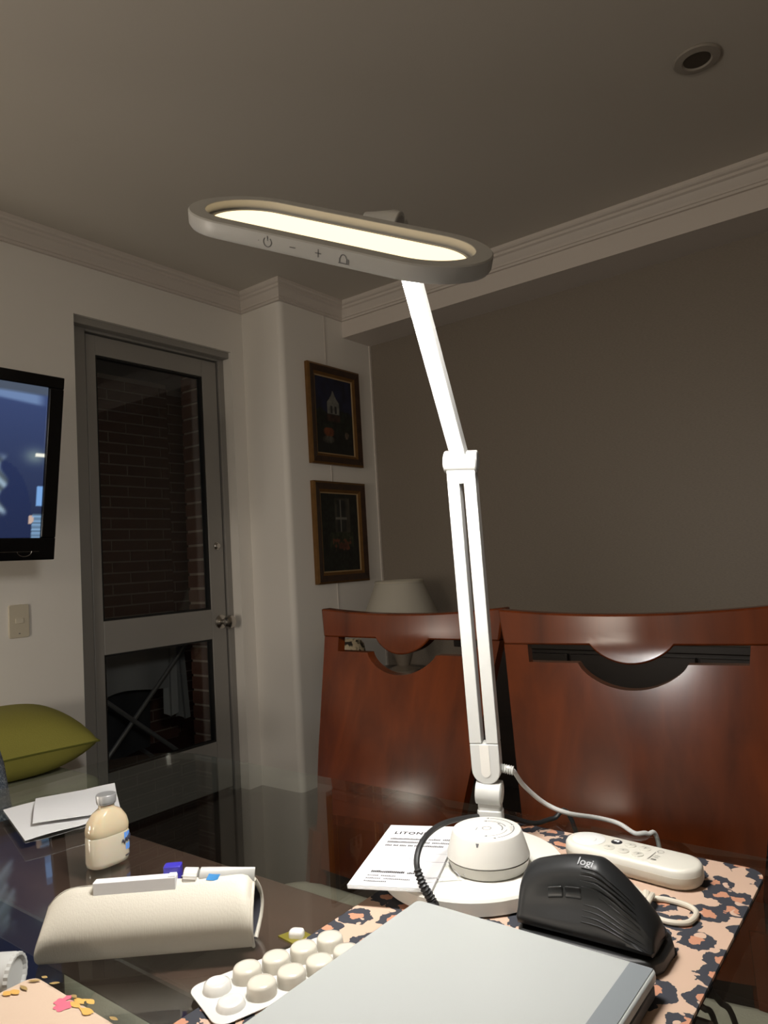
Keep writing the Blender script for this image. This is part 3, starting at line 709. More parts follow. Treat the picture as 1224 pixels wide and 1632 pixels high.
# head hinge behind the far edge
hk = hl
jc = HM @ Vector((.012, HW/2+.010, -.004))
wpart(MB().tube([jc-hl*.018, jc-hl*.006, jc+hl*.004, jc+hl*.014], [.0045, .0070, .0095, .0102], 24), 'head_joint', M_lw, lp, bevel=.001)
wpart(MB().cyl(jc+hl*.014, jc+hl*.0145, .0070, 20), 'joint_cap', mat('grey_cap2', lin(130, 128, 124), .4), lp)
wpart(MB().obox(HM, (.002, HW/2-.004, -.010), (.024, HW/2+.010, -.003)), 'head_bracket', M_lw, lp, smooth=0, bevel=.001)
wpart(MB().tube([pC, (pC+jc)/2, jc], .0068, 12), 'arm_link', M_lw, lp)
# printed touch keys on the front wall of the head
KP = HM @ Vector((0, -HW/2-.00025, -HT/2)); kn = -hm
KM = lambda x: frame_from(hl, -hn_ if False else hn_, -hm, HM @ Vector((x, -HW/2-.0003, -HT/2)))
def keyx(px, py): p = onplane(px, py, KP, kn); return (p-HC).dot(hl)
def mark(x, fn, name):
    mb = MB(); fn(mb); mb.v = [tuple(KM(x) @ Vector(p)) for p in mb.v]; wpart(mb, name, M_ink, head, smooth=0, fixn=False)
def ringarc(mb, r, a0, a1, w, n=14, cx=0, cy=0):
    for k in range(n):
        a, c = a0+(a1-a0)*k/n, a0+(a1-a0)*(k+1)/n
        mb.add([(cx+(r-w)*math.cos(a), cy+(r-w)*math.sin(a), 0), (cx+r*math.cos(a), cy+r*math.sin(a), 0), (cx+r*math.cos(c), cy+r*math.sin(c), 0), (cx+(r-w)*math.cos(c), cy+(r-w)*math.sin(c), 0)], [(0, 1, 2, 3)])
def q(mb, x0, y0, x1, y1): mb.add([(x0, y0, 0), (x1, y0, 0), (x1, y1, 0), (x0, y1, 0)], [(0, 1, 2, 3)])
def k_power(mb): ringarc(mb, .0036, math.radians(130), math.radians(410), .0006, 20); q(mb, -.0003, .0008, .0003, .0042)
def k_minus(mb): q(mb, -.0024, -.0003, .0024, .0003)
def k_plus(mb): k_minus(mb); q(mb, -.0003, -.0028, .0003, .0028)
def k_lock(mb):
    ringarc(mb, .0026, 0, math.pi, .0006, 10, 0, .0004); q(mb, -.0036, -.0034, .0036, -.0028); q(mb, -.0032, -.0028, -.0024, .0004); q(mb, .0024, -.0028, .0032, .0004); q(mb, .0038, -.0034, .0044, .0002)
mark(keyx(426, 384), k_power, 'power_mark'); mark(keyx(466, 394), k_minus, 'minus_mark'); mark(keyx(507, 402), k_plus, 'plus_mark'); mark(keyx(547, 411), k_lock, 'lock_mark')
mark(keyx(412, 380), lambda mb: q(mb, -.0003, -.0003, .0003, .0003), 'indicator_dot')
# white lamp cable with ribbed strain relief
cs = AM @ Vector((.0145, .002, .024))
ce = [cs, cs+h1*.010-ax1*.002, atd(835, 1252, .735), atd(868, 1280, .745), atz(905, 1296, .774), atz(950, 1303, .763), atz(985, 1312, .757), atz(1012, 1328, .7526), Vector((.752, .262, .7510)), Vector((.764, .255, .735)), Vector((.772, .25, .60))]
wpart(MB().tube(catmull(ce, 8), .0023, 10), 'power_cable', M_white, lp)
sr = [cs-h1*.002+(Vector(ce[1])-cs)*k*.115+Vector((0, 0, 0)) for k in range(12)]
wpart(MB().tube(sr, [.0048 if k % 2 else .0036 for k in range(12)], 12), 'strain_relief', M_white, lp)

# ------------------------------------------------------------------ round white timer standing on the lamp base
TZ = MATTOP+.0153
tmc = Vector((.571, .342, TZ))
tm = thing('timer', 'white round dial timer with arrow marks standing on lamp base', 'timer', tmc)
part(MB().lathe([(.0315, 0), (.0335, .001), (.0360, .0085), (.0364, .0100)], 56), 'timer_base', M_whitem, tm)
part(MB().lathe([(.0352, .0100), (.0352, .0112)], 56), 'seam', mat('seam_grey', lin(120, 118, 114), .6), tm)
part(MB().lathe([(.0364, .0112), (.0362, .0125), (.0310, .0300), (.0300, .0318), (.0285, .0324)], 56), 'timer_dial', M_whitem, tm)
vd = Vector((-F_[0], -F_[1], 0)).normalized(); vr = Vector((R_[0], R_[1], 0)).normalized()
TMm = frame_from(vr, -vd, (0, 0, 1), (0, 0, .0325))
mk = MB()
def tarc(r, a0, a1, w): ringarc(mk, r, math.radians(a0), math.radians(a1), w, 16)
tarc(.0245, -75, 5, .0009); tarc(.0245, 15, 75, .0009); tarc(.0185, -95, -20, .0006); tarc(.0175, 5, 80, .0009); tarc(.0145, -30, 30, .0010)
tarc(.0042, 0, 360, .0007)
for r, a, s in ((.0242, 78, 1), (.0240, 10, 1), (.0172, 83, 1), (.0183, -98, -1), (.0242, -80, -1), (.0150, 34, 1)):
    c, d = math.cos(math.radians(a)), math.sin(math.radians(a)); tdir = Vector((-d, c, 0))*s; rd = Vector((c, d, 0))
    mk.add([rd*r+tdir*.0024, rd*(r+.0016)-tdir*.0004, rd*(r-.0016)-tdir*.0004], [(0, 1, 2)])
for k in range(4): q(mk, .0195+.0003*k, -.004+.003*k-.006, .0220+.0003*k, -.0032+.003*k-.006)
mk.add([(-.0105, -.003, 0), (-.0098, -.003, 0), (-.0075, .003, 0), (-.0082, .003, 0)], [(0, 1, 2, 3)])
mk.v = [tuple(TMm @ Vector(p)) for p in mk.v]
part(mk, 'dial_print', M_ink, tm, smooth=0, fixn=False)
nd = (vd*.9-vr*.38).normalized(); nt_ = Vector((-nd.y, nd.x, 0)); sl = Vector((nd.x*.0311, nd.y*.0311, .0305))
part(MB().add([sl+nt_*.0014, sl-nt_*.0014, sl+Vector((0, 0, -.0030))-nt_*.0006+nd*.0010, sl+Vector((0, 0, -.0030))+nt_*.0006+nd*.0010], [(0, 1, 2, 3)]), 'pointer_notch', M_ink, tm, smooth=0, fixn=False)

# ------------------------------------------------------------------ instruction booklet
A_, B_, C_ = atz(630, 1315, .7702), atz(553, 1410, .7702), atz(688, 1417, .7716)
bx = (C_-B_).normalized(); by = A_-B_; by = (by-bx*by.dot(bx)); bh = by.length; by.normalize(); bn = bx.cross(by)
bwid = (C_-B_).length
BM = frame_from(bx, by, bn, B_)
bk = thing('instruction_booklet', 'white printed instruction booklet tucked beside the lamp base', 'booklet', M=BM)
for k in range(3):
    part(MB().box((.0004*k, -.0006*k, -.0008-.0009*k), (bwid, bh, -.0009*k)), 'page' if k else 'cover', M_paper, bk, smooth=0)
tx = lambda s, sz, x, y, bold=0.: text_mesh(s, sz, Matrix.Translation((x, y, .0003)), 'print_heading', M_mark, bk, bold, 1.18)
tx('LITONES', .0088, .010, bh-.024, .00022)
def dashes(y, x0, words, h, mm, name):
    mb = MB(); x = x0
    for wl in words:
        k = x
        while k < x+wl-.0004:
            q(mb, k, y, k+.0013, y+h*(.7+.3*rnd(k*999, y*777))); k += .0017
        x += wl+.0022
    mb.v = [(a, b_, .0002) for a, b_, _ in mb.v]; part(mb, name, mm, bk, smooth=0, fixn=False)
dashes(bh-.038, .010, [.036, .012, .010, .024], .0042, M_ink, 'print_line'); dashes(bh-.046, .009, [.030, .010, .028], .0042, M_ink, 'print_line'); dashes(bh-.054, .009, [.006, .004, .006, .004, .006, .020], .0042, M_ink, 'print_line')
dashes(.026, .013, [.030], .0046, M_mark, 'print_line'); dashes(.026, .046, [.012], .0032, M_mark, 'print_line')
dashes(.019, .012, [.010, .014], .0026, M_ink, 'print_line'); dashes(.0135, .012, [.014, .024], .0026, M_ink, 'print_line'); dashes(.008, .012, [.020], .0026, M_ink, 'print_line')
dr = MB()
def bl(p, q_, w=.0007):
    p, q_ = Vector((*p, 0)), Vector((*q_, 0)); d = (q_-p).normalized(); nn = Vector((-d.y, d.x, 0))*w/2
    dr.add([p+nn, p-nn, q_-nn, q_+nn], [(0, 1, 2, 3)])
el = [(.065+.026*math.cos(a), bh-.078+.009*math.sin(a)) for a in [2*math.pi*k/28 for k in range(29)]]
for i in range(28): bl(el[i], el[i+1], .0012 if el[i][1] < bh-.078 else .0006)
for dx in (0, .005): bl((.078+dx, bh-.087), (.092+dx, bh-.112)); 
bl((.094, bh-.112), (.066, .018)); bl((.090, bh-.112), (.062, .018))
el = [(.062+.018*math.cos(a), .016+.005*math.sin(a)) for a in [2*math.pi*k/24 for k in range(25)]]
for i in range(24): bl(el[i], el[i+1], .0005)
dr.v = [(a, b_, .0002) for a, b_, _ in dr.v]
part(dr, 'print_drawing', mat('pale_ink', lin(150, 150, 152), .7), bk, smooth=0, fixn=False)

# ------------------------------------------------------------------ laptop
LZ = .7715
lx1, ly0, ly1 = .481, .168, .356
lt = thing('laptop', 'closed silver laptop lying on the leopard mat in front', 'laptop', (.33, .262, MATTOP))
M_silver = mat('silver_lid', lin(152, 155, 153), .4, metal=.0, vary=(3, .015))
M_band = mat('grey_lid_band', lin(112, 117, 121), .4)
M_lside = mat('laptop_base', lin(66, 68, 70), .45, metal=.3)
LX0 = .14
wpart(MB().prism(rrect(LX0, ly0, lx1, ly1, .005, 4), LZ-.0065, LZ), 'lid', M_silver, lt, bevel=.0012)
wpart(MB().box((LX0+.006, ly0+.002, LZ), (lx1-.002, ly0+.017, LZ+.0005)), 'lid_band', M_band, lt, smooth=0)
wpart(MB().prism(rrect(LX0+.001, ly0+.001, lx1-.001, ly1-.001, .005, 4), MATTOP+.0015, LZ-.0075), 'laptop_body', M_lside, lt, bevel=.002)
for x, y in ((LX0+.03, ly0+.02), (LX0+.03, ly1-.02), (lx1-.03, ly0+.02), (lx1-.03, ly1-.02)):
    wpart(MB().lathe([(.006, 0), (.006, .002)], 12, Matrix.Translation((x, y, MATTOP))), 'rubber_foot', M_black, lt)
# black charger cable
c0 = Vector((lx1+.001, .347, .7625))
cp = [c0, c0+Vector((.010, .003, .004)), atz(673, 1408, .782), atz(664, 1372, .797), atz(676, 1337, .806), atz(706, 1313, .800), atz(752, 1302, .788), atz(800, 1300, .770), atz(850, 1312, .7545), Vector((.742, .36, .7528)), Vector((.757, .345, .748)), Vector((.775, .32, .60))]
ccb = thing('charger_cable', 'black laptop charging cable arching over the booklet', 'cable', c0)
wpart(MB().tube(catmull(cp, 8), .0025, 10), 'cord', M_black, ccb)
path = catmull(cp, 12)
wpart(MB().tube(path[8:8+25], [(.0044 if k % 2 else .0030)-.00003*k for k in range(25)], 12), 'strain_relief', M_black, ccb)
wpart(MB().cyl(c0, c0+Vector((.012, .003, .0015)), .0048, 14), 'plug', M_black, ccb)

# ------------------------------------------------------------------ vertical mouse
mo0 = Vector((.4895, .2735, MATTOP))
MD = Vector((.004, -.1, 0)).normalized(); MS = Vector((-MD.y, MD.x, 0))   # MS points away from the viewer (+x)
if MS.dot(Fv) < 0: MS = -MS
MM = frame_from(MD, MS, (0, 0, 1), mo0)
ms = thing('vertical_mouse', 'black upright ergonomic mouse between laptop and white remote', 'computer mouse', M=MM)
M_mouse = mat('graphite_plastic', lin(27, 28, 29), .42, spec=.35)
M_mbase = mat('mouse_base_black', lin(22, 23, 24), .5)
def msec(s):
    """cross-section ring at s in 0..1 from the front end to the tail"""
    x = -.003+.100*s
    ht = .050+.015*math.sin(min(1, s/.60)*math.pi/2) if s < .60 else .065*(1-((s-.60)/.40)**1.35*.58)
    e = math.sqrt(max(0, 1-(1-min(s, 1-s)/.10)**2)) if min(s, 1-s) < .10 else 1
    ht *= .90+.10*e
    ridge = .027-.006*s          # ridge offset away from the viewer
    wd = .059*(.90+.10*e)-.012*abs(s-.5)
    conc = .008*math.sin(math.pi*min(1, max(0, (s-.05)/.75)))
    prof = [(.006, .010), (.004, .020), (.006+conc*.8, .45*ht), (.010+conc, .62*ht), (ridge-.012, .86*ht), (ridge-.005, .955*ht), (ridge, .992*ht), (ridge+.006, ht), (ridge+.013, .97*ht), (ridge+.020, .88*ht), (wd*.86, .60*ht), (wd*.95, .36*ht), (wd*.98, .018), (wd*.95, .010)]
    if s < .03 or s > .97:
        k = .93; cy = wd*.45; prof = [(cy+(a-cy)*k, b_*(.97 if b_ > .012 else 1)) for a, b_ in prof]
    return [Vector((x, a, b_)) for a, b_ in prof]
ss = [0, .012, .035, .07]+[.1+.8*k/40 for k in range(41)]+[.93, .965, .988, 1.0]
bod = part(MB().loft([msec(s) for s in ss]), 'mouse_shell', M_mouse, ms, smooth=70)
sub_ = bod.modifiers.new('sub', 'SUBSURF'); sub_.levels = 1; sub_.render_levels = 1
def mbase(s, z, k): 
    wd = .066-.014*abs(s-.5); x = -.003+.104*s; x = .049+(x-.049)*1.02
    return None
bpts = [(-.004, .012), (.0, .004), (.012, .001), (.083, .001), (.096, .006), (.101, .016), (.102, .040), (.097, .052), (.085, .059), (.014, .057), (.0, .051), (-.004, .044)]
part(MB().prism(bpts, 0, .0115), 'mouse_base', M_mbase, ms, bevel=.003, seg=3)
# where the thumb wall is, for buttons, ribs and the name
def thumb(s, t):
    """point on the viewer-side wall: s along, t 0 at the base .. 1 at the ridge"""
    r = msec(s)[1:8]; k = t*(len(r)-1); i = min(int(k), len(r)-2); return r[i].lerp(r[i+1], k-i)
def tpatch(s0, s1, t0, t1, off, nu=8, nv=4):
    def f(u, v, o): 
        p = thumb(s0+(s1-s0)*u, t0+(t1-t0)*v); return p+Vector((0, -1, .55)).normalized()*o
    return MB().shell(lambda u, v: f(u, v, off), nu, nv, lambda u, v: f(u, v, -.002))
part(tpatch(.235, .355, .29, .40, .0020), 'thumb_button', mat('thumb_key', lin(36, 37, 38), .35), ms, bevel=.0014, seg=3)
part(tpatch(.365, .495, .29, .40, .0020), 'thumb_button', bpy.data.materials['thumb_key'], ms, bevel=.0014, seg=3)
for k in range(11):
    pts = []
    for j in range(17):
        u = j/16; t_ = .10+.052*k+.10*u*u-.02*k*u*.2; s_ = .50+.47*u*(1-.022*k)
        pts.append(thumb(min(s_, .985), min(t_, .97))+Vector((0, -1, .45)).normalized()*.0003)
    part(MB().tube(pts, [.0008*math.sin(math.pi*(.12+.80*j/16)) for j in range(17)], 6), 'grip_rib', M_mouse, ms, smooth=60)
lg = thumb(.46, .66); lgx = (thumb(.64, .66)-lg).normalized(); lgy = thumb(.55, .80)-thumb(.55, .62); lgy = (lgy-lgx*lgy.dot(lgx)).normalized(); lgn = lgx.cross(lgy)
text_mesh('logi', .0085, frame_from(lgx, lgy, lgn, lg+lgn*.0009), 'brand_print', mat('pale_print', lin(104, 106, 108), .4), ms, .0001)

# ------------------------------------------------------------------ white remote and its strap
ra, rb = Vector((.664, .305, MATTOP)), Vector((.6515, .186, MATTOP))
rx = (rb-ra).normalized(); ry = Vector((-rx.y, rx.x, 0)); RL = (rb-ra).length+.006
RM = frame_from(rx, ry, (0, 0, 1), (ra+rb)/2)
rm = thing('remote_control', 'white rounded streaming remote with small buttons on the mat', 'remote', M=RM)
def stz(L, Wd, z): return [Vector((x, y, z)) for x, y in stadium(L, Wd, 14)]
part(MB().loft([stz(RL-.010, .032, .0), stz(RL-.003, .039, .003), stz(RL, .042, .007), stz(RL, .042, .0115)]), 'case', M_cream, rm, smooth=50)
part(MB().loft([stz(RL-.0004, .0416, .0115), stz(RL-.001, .041, .0155), stz(RL-.004, .038, .0178), stz(RL-.009, .033, .0184)]), 'face', mat('remote_white', lin(192, 189, 179), .4), rm, smooth=50)
zb = .0184
part(MB().lathe([(.0150, -.0003), (.0150, .0004), (.0142, .0008), (.0070, .0002), (.0066, .0006), (.004, .0008)], 36, Matrix.Translation((-RL/2+.022, 0, zb))), 'direction_pad', mat('pad_white', lin(200, 200, 199), .3), rm)
M_rbtn = mat('remote_button', lin(180, 177, 167), .45); M_ricon = mat('remote_icon', lin(120, 118, 112), .6)
def rbtn(x, y, r, mt, icon=None):
    b_ = part(MB().lathe([(r, -.0003), (r, .0004), (r-.0006, .0008)], 24, Matrix.Translation((x, y, zb))), 'button', mt, rm)
    if icon:
        mb = MB(); icon(mb); mb.v = [(x+a, y+c, zb+.0010) for a, c, _ in mb.v]; part(mb, 'icon', M_ricon if mt is not M_rdark else M_rwhite, b_, smooth=0, fixn=False)
M_rdark = mat('assistant_black', lin(34, 34, 38), .3); M_rwhite = mat('icon_white', lin(235, 235, 235), .5)
dot = lambda cx, cy, r: (lambda mb: mb.add([(cx+r*math.cos(2*math.pi*k/12), cy+r*math.sin(2*math.pi*k/12), 0) for k in range(12)], [tuple(range(12))]))
def i_asst(mb): dot(-.0012, .0005, .0016)(mb); dot(.0014, .0012, .0009)(mb); dot(.0016, -.0008, .0011)(mb)
def i_dot(mb): dot(0, 0, .0009)(mb)
def i_bar(mb): q(mb, -.0003, -.0022, .0003, .0022); q(mb, .0006, -.001, .0012, .001)
def i_tri(mb): mb.add([(-.001, -.0014, 0), (.0014, 0, 0), (-.001, .0014, 0)], [(0, 1, 2)])
bx0 = -RL/2+.046
rbtn(bx0, .0075, .0050, M_rdark, i_asst); rbtn(bx0, -.0075, .0050, M_rbtn, i_tri)
rbtn(bx0+.0135, .0075, .0050, M_rbtn, i_dot); rbtn(bx0+.0135, -.0075, .0050, M_rbtn, i_dot)
rbtn(bx0+.0270, .0075, .0050, M_rbtn, i_bar); rbtn(bx0+.0270, -.0075, .0050, M_rbtn, i_bar)
mb = MB()
ringarc(mb, .0030, 0, 2*math.pi, .0005, 16, bx0+.041, .0085); q(mb, bx0+.0375, -.012, bx0+.0381, .005); q(mb, bx0+.040, -.002, bx0+.0445, -.0012); q(mb, bx0+.040, -.0055, bx0+.0445, -.0047); q(mb, bx0+.040, -.011, bx0+.0445, -.0085)
mb.v = [(a, c, zb+.0004) for a, c, _ in mb.v]; part(mb, 'printed_icons', M_ricon, rm, smooth=0, fixn=False)
sx = MATTOP+.0026
lo = [atz(1008, 1420, sx), atz(1030, 1429, sx), atz(1062, 1434, sx), atz(1095, 1443, sx), atz(1110, 1455, sx), atz(1098, 1470, sx), atz(1070, 1470, sx), atz(1045, 1462, sx), atz(1028, 1448, sx), atz(1034, 1436, sx+.005), atz(1040, 1426, sx+.004)]
lo[0].z = sx+.004
loop = thing('wrist_strap', 'cream looped wrist strap cord lying below the remote', 'strap', lo[4])
wpart(MB().tube(catmull(lo, 6), .0022, 10), 'cord', M_cream, loop)
wpart(MB().tube([lo[1]+Vector((.004, .001, .001)), lo[1], lo[8].lerp(lo[1], .6)], .0034, 10), 'knot', M_cream, loop)

# ------------------------------------------------------------------ blister pack and single foil pill
bc = [atz(346, 1572, .757), atz(391, 1558, .757), atz(437, 1538, .757), atz(481, 1518, .757)]
e1 = (bc[3]-bc[0]); pitch = e1.length/3; e1.normalize(); e1.z = 0; e1.normalize(); e2 = Vector((e1.y, -e1.x, 0))
O = Vector((bc[0].x, bc[0].y, MATTOP+.0012))
BMx = frame_from(e1, e2, (0, 0, 1), O)
bp_ = thing('blister_pack', 'white blister pack of round tablets beside the laptop corner', 'blister pack', M=BMx)
M_blis = mat('glossy_white_blister', lin(192, 190, 185), .22, spec=.5)
M_tablet = mat('ivory_tablet_cup', lin(184, 179, 167), .2, spec=.5)
part(MB().prism(rrect(-.016, -.016, pitch*4.3, .040, .010, 6), 0, .0008), 'sheet', M_blis, bp_, bevel=.0003)
for r_ in range(2):
    for k in range(5):
        x, y = pitch*k, .024*r_+.001*k
        mt = M_blis if k == 0 else M_tablet
        prof = [(.0104, .0006), (.0102, .0024), (.0098, .0078), (.0088, .0094), (.0058, .0100)] if k else ([(.0100, .0006), (.0096, .0020), (.0088, .0056), (.0070, .0066), (.0045, .0056)] if not r_ else [(.0100, .0006), (.0094, .0020), (.0085, .0044), (.0075, .0050), (.004, .0046)])
        part(MB().lathe(prof, 28, Matrix.Translation((x, y, 0))), 'tablet_cup', mt, bp_, smooth=50)
gp = [atz(443, 1492, ZT+.001), atz(470, 1506, ZT+.001), atz(503, 1494, ZT+.001), atz(476, 1480, ZT+.001)]
gc = sum(gp, Vector())/4
gf = thing('foil_pill', 'single white pill on a scrap of gold foil', 'pill', (gc.x, gc.y, ZT))
gm = MB(); gm.add([p+Vector((0, 0, .0004)) for p in gp]+[p+Vector((0, 0, -.0009)) for p in gp], [(0, 1, 2, 3), (7, 6, 5, 4), (0, 4, 5, 1), (1, 5, 6, 2), (2, 6, 7, 3), (3, 7, 4, 0)])
wpart(gm, 'gold_foil', mat('olive_gold_foil', lin(150, 140, 60), .3, metal=.6), gf, smooth=0)
prf = [Vector((x, y, 0)) for x, y in rrect(-.006, -.0045, .006, .0045, .003, 4)]
fa = (gp[2]-gp[0]).normalized(); fb_ = Vector((-fa.y, fa.x, 0)); GM = frame_from(fa, fb_, (0, 0, 1), (gc.x, gc.y, ZT+.0012))
rg = lambda s, z: [GM @ Vector((p.x*s, p.y*s, z)) for p in prf]
wpart(MB().loft([rg(1, 0), rg(1, .003), rg(.9, .0048), rg(.6, .0056)]), 'pill', M_blis, gf, smooth=50)

# ------------------------------------------------------------------ off-white pouch with its contents
PA, PB = Vector((.276, .567, ZT)), Vector((.382, .443, ZT))
pe = (PB-PA).normalized(); pf = Vector((-pe.y, pe.x, 0))
if pf.dot(Fv) < 0: pf = -pf
PLn = (PB-PA).length
PMx = frame_from(pe, pf, (0, 0, 1), PA)
pc = thing('pouch', 'off-white textured soft pouch standing open on the table', 'pouch', M=PMx)
m, nt, b = nmat('crosshatched_leather'); N, Lk = nt.nodes, nt.links
b.inputs['Base Color'].default_value = (*lin(174, 169, 157), 1); b.inputs['Roughness'].default_value = .5
tc = N.new('ShaderNodeTexCoord'); mp = N.new('ShaderNodeMapping'); mp.inputs['Rotation'].default_value = (0, math.radians(38), 0); mp.inputs['Scale'].default_value = (300, 300, 40)
nz = N.new('ShaderNodeTexNoise'); nz.inputs['Scale'].default_value = 3; nz.inputs['Detail'].default_value = 2
bp2 = N.new('ShaderNodeBump'); bp2.inputs['Strength'].default_value = .35; bp2.inputs['Distance'].default_value = .0006
Lk.new(tc.outputs['Object'], mp.inputs['Vector']); Lk.new(mp.outputs['Vector'], nz.inputs['Vector']); Lk.new(nz.outputs['Fac'], bp2.inputs['Height']); Lk.new(bp2.outputs['Normal'], b.inputs['Normal'])
M_pouch = m; M_lin = mat('pouch_lining', lin(34, 34, 44), .8)
PH = .050
def ptop(u):
    s = u*PLn; a = min(1, s/.026); z = PH*(.50+.50*math.sqrt(max(0, 1-(1-a)**2)))
    b_ = min(1, (PLn-s)/.012); return z*(.86+.14*math.sqrt(max(0, 1-(1-b_)**2)))
def pfront(u, v, o=0):
    z = ptop(u)*v; bul = math.sin(math.pi*min(1, .12+.80*v))
    return Vector((u*PLn, .016-.016*bul+o+.010*(v**2), z))
def pback(u, v, o=0):
    z = ptop(u)*v*1.0; bul = math.sin(math.pi*min(1, .10+.72*v))
    return Vector((u*PLn+.004*math.sin(math.pi*v), .018+.022*bul*min(1, .35+u*1.2)+o, z))
part(MB().shell(lambda u, v: pfront(u, v), 40, 14, lambda u, v: pfront(u, v, .0022)), 'front_panel', M_pouch, pc, smooth=50)
part(MB().shell(lambda u, v: pback(u, v, -.0022), 40, 14, lambda u, v: pback(u, v)), 'back_panel', M_pouch, pc, smooth=50)
part(MB().grid(lambda u, v: pfront(u, v*.96, .0026), 30, 10), 'lining', M_lin, pc, smooth=50, fixn=False)
part(MB().grid(lambda u, v: pback(u, v*.96, -.0026), 30, 10), 'lining', M_lin, pc, smooth=50, fixn=False)
part(MB().tube([pfront(1, k/12, .001) for k in range(13)], .0016, 8), 'edge_piping', M_pouch, pc)
part(MB().tube([pback(1, k/12, -.001) for k in range(13)], .0018, 8), 'edge_piping', M_pouch, pc)
# contents
def inpouch(px, py, D): return PMx.inverted() @ atd(px, py, D)
b0 = inpouch(155, 1426, .574); b1 = inpouch(283, 1412, .574)
ct = thing('carton', 'plain white paper carton poking out of the pouch', 'box', M=PMx @ Matrix.Translation((b0.x, .0165, .029)))
part(MB().box((0, 0, 0), (b1.x-b0.x, .0085, .0255)), 'carton_body', M_paper, ct, smooth=0, bevel=.0006)
part(MB().box((b1.x-b0.x-.006, .0005, .0255), (b1.x-b0.x-.0005, .008, .0262)), 'end_flap', M_paper, ct, smooth=0)
c1 = inpouch(276, 1400, .580)
gl = thing('glue_stick', 'small stick with royal blue cap between carton and tube', 'stick', M=PMx @ Matrix.Translation((c1.x, .0290, .022)))
part(MB().prism(rrect(-.0065, -.0045, .0065, .0045, .0015), 0, .020), 'stick_body', M_whitem, gl, bevel=.0005)
part(MB().prism(rrect(-.0068, -.0048, .0068, .0048, .0015), .020, .0375), 'cap', mat('royal_blue_plastic', lin(52, 46, 150), .3), gl, bevel=.0008)
t0 = inpouch(294, 1402, .580); t1 = inpouch(352, 1408, .580)
tu = thing('ointment_tube', 'white ointment tube with ribbed cap and light blue print', 'tube', M=PMx @ Matrix.Translation((t0.x, .0270, .0500)) @ Matrix.Rotation(math.radians(7), 4, 'Y'))
rot = frame_from((0, 1, 0), (0, 0, 1), (1, 0, 0), (0, 0, 0))
cap = MB(); rr = []
for z, r in ((0, .0062), (.0006, .0068), (.0105, .0070), (.0110, .0062)):
    rr.append([rot @ Vector(((r*(1+.04*(k % 2)))*math.cos(2*math.pi*k/40), (r*(1+.04*(k % 2)))*math.sin(2*math.pi*k/40), z)) for k in range(40)])
cap.loft(rr); part(cap, 'ribbed_cap', M_whitem, tu, smooth=25)
rr = []
for z, a, c in ((.011, .004, .004), (.013, .0078, .0078), (.03, .0088, .0072), (.045, .0095, .0050), (.056, .0100, .0020)):
    rr.append([rot @ Vector((c*math.cos(2*math.pi*k/28)*.75, a*math.sin(2*math.pi*k/28), z)) for k in range(28)])
part(MB().loft(rr), 'tube_body', M_white, tu, smooth=50)
mb = MB(); mb.grid(lambda u, v: Vector((.0185+.009*u+.002*v, -.0063-.0006*math.sin(math.pi*u)+.0009*v-.0006, .0012+.0046*v)), 4, 3)
part(mb, 'blue_print', mat('sky_blue_print', lin(70, 150, 220), .5), tu, fixn=False)

# ------------------------------------------------------------------ floral case and white ribbed bottle at the lower left
fx1, fy1 = .258, .526
fc = thing('floral_case', 'pink beige flat case with printed flowers at the lower left', 'case', (.205, .44, ZT))
M_fc = mat('pink_beige_leatherette', lin(184, 162, 142), .5, bump=(150, .05))
wpart(MB().prism(rrect(.150, .355, fx1, fy1, .010, 6), ZT, ZT+.020), 'case_body', M_fc, fc, bevel=.004, seg=3)
FZ = ZT+.0203
M_pink = mat('pink_petal_print', lin(196, 92, 112), .6); M_ochre = mat('ochre_leaf_print', lin(190, 148, 76), .6); M_olive = mat('olive_leaf_print', lin(140, 116, 70), .6)
LAY = [0]
def blob(px, py, r, mt, name, n=7, st=1.):
    LAY[0] += 1; FZb = FZ+.00006*LAY[0]; c = atz(px, py, FZb); mb = MB(); ps = []
    for k in range(28):
        a = 2*math.pi*k/28; rr_ = r*(.72+.28*abs(math.cos(a*n/2))); ps.append((c.x+rr_*math.cos(a)*st, c.y+rr_*math.sin(a), FZb))
    mb.add(ps+[(c.x, c.y, FZb)], [(i, (i+1) % 28, 28) for i in range(28)]); wpart(mb, name, mt, fc, smooth=0, fixn=False)
def leafp(px, py, qx, qy, w, mt):
    LAY[0] += 1; zl = FZ+.00006*LAY[0]; a, c = atz(px, py, zl), atz(qx, qy, zl); d = c-a; nn = Vector((-d.y, d.x, 0)).normalized()*w
    mb = MB(); L_ = [a+d*(k/8)+nn*math.sin(math.pi*k/8) for k in range(9)]; R2 = [a+d*(k/8)-nn*math.sin(math.pi*k/8) for k in range(8, -1, -1)]
    ps = L_+R2[1:-1]; mb.add(ps, [tuple(range(len(ps)))]); wpart(mb, 'leaf_print', mt, fc, smooth=0, fixn=False)
blob(101, 1603, .0062, M_pink, 'flower_print', 5); blob(96, 1596, .0042, M_pink, 'flower_print', 5); blob(108, 1590, .0030, M_pink, 'flower_print', 5)
for a in ((112, 1596, 128, 1606), (118, 1590, 134, 1600), (122, 1598, 140, 1592), (126, 1606, 150, 1614), (130, 1612, 146, 1616), (138, 1592, 150, 1600)): leafp(*a, .0022, M_ochre)
for a in ((12, 1582, 28, 1578), (20, 1578, 30, 1584), (6, 1580, 16, 1586)): leafp(*a, .0024, M_ochre)
for a in ((32, 1570, 44, 1578), (44, 1563, 66, 1562), (78, 1567, 96, 1566), (66, 1556, 76, 1558), (174, 1620, 188, 1626), (114, 1585, 122, 1590)): leafp(*a, .0014, M_olive)
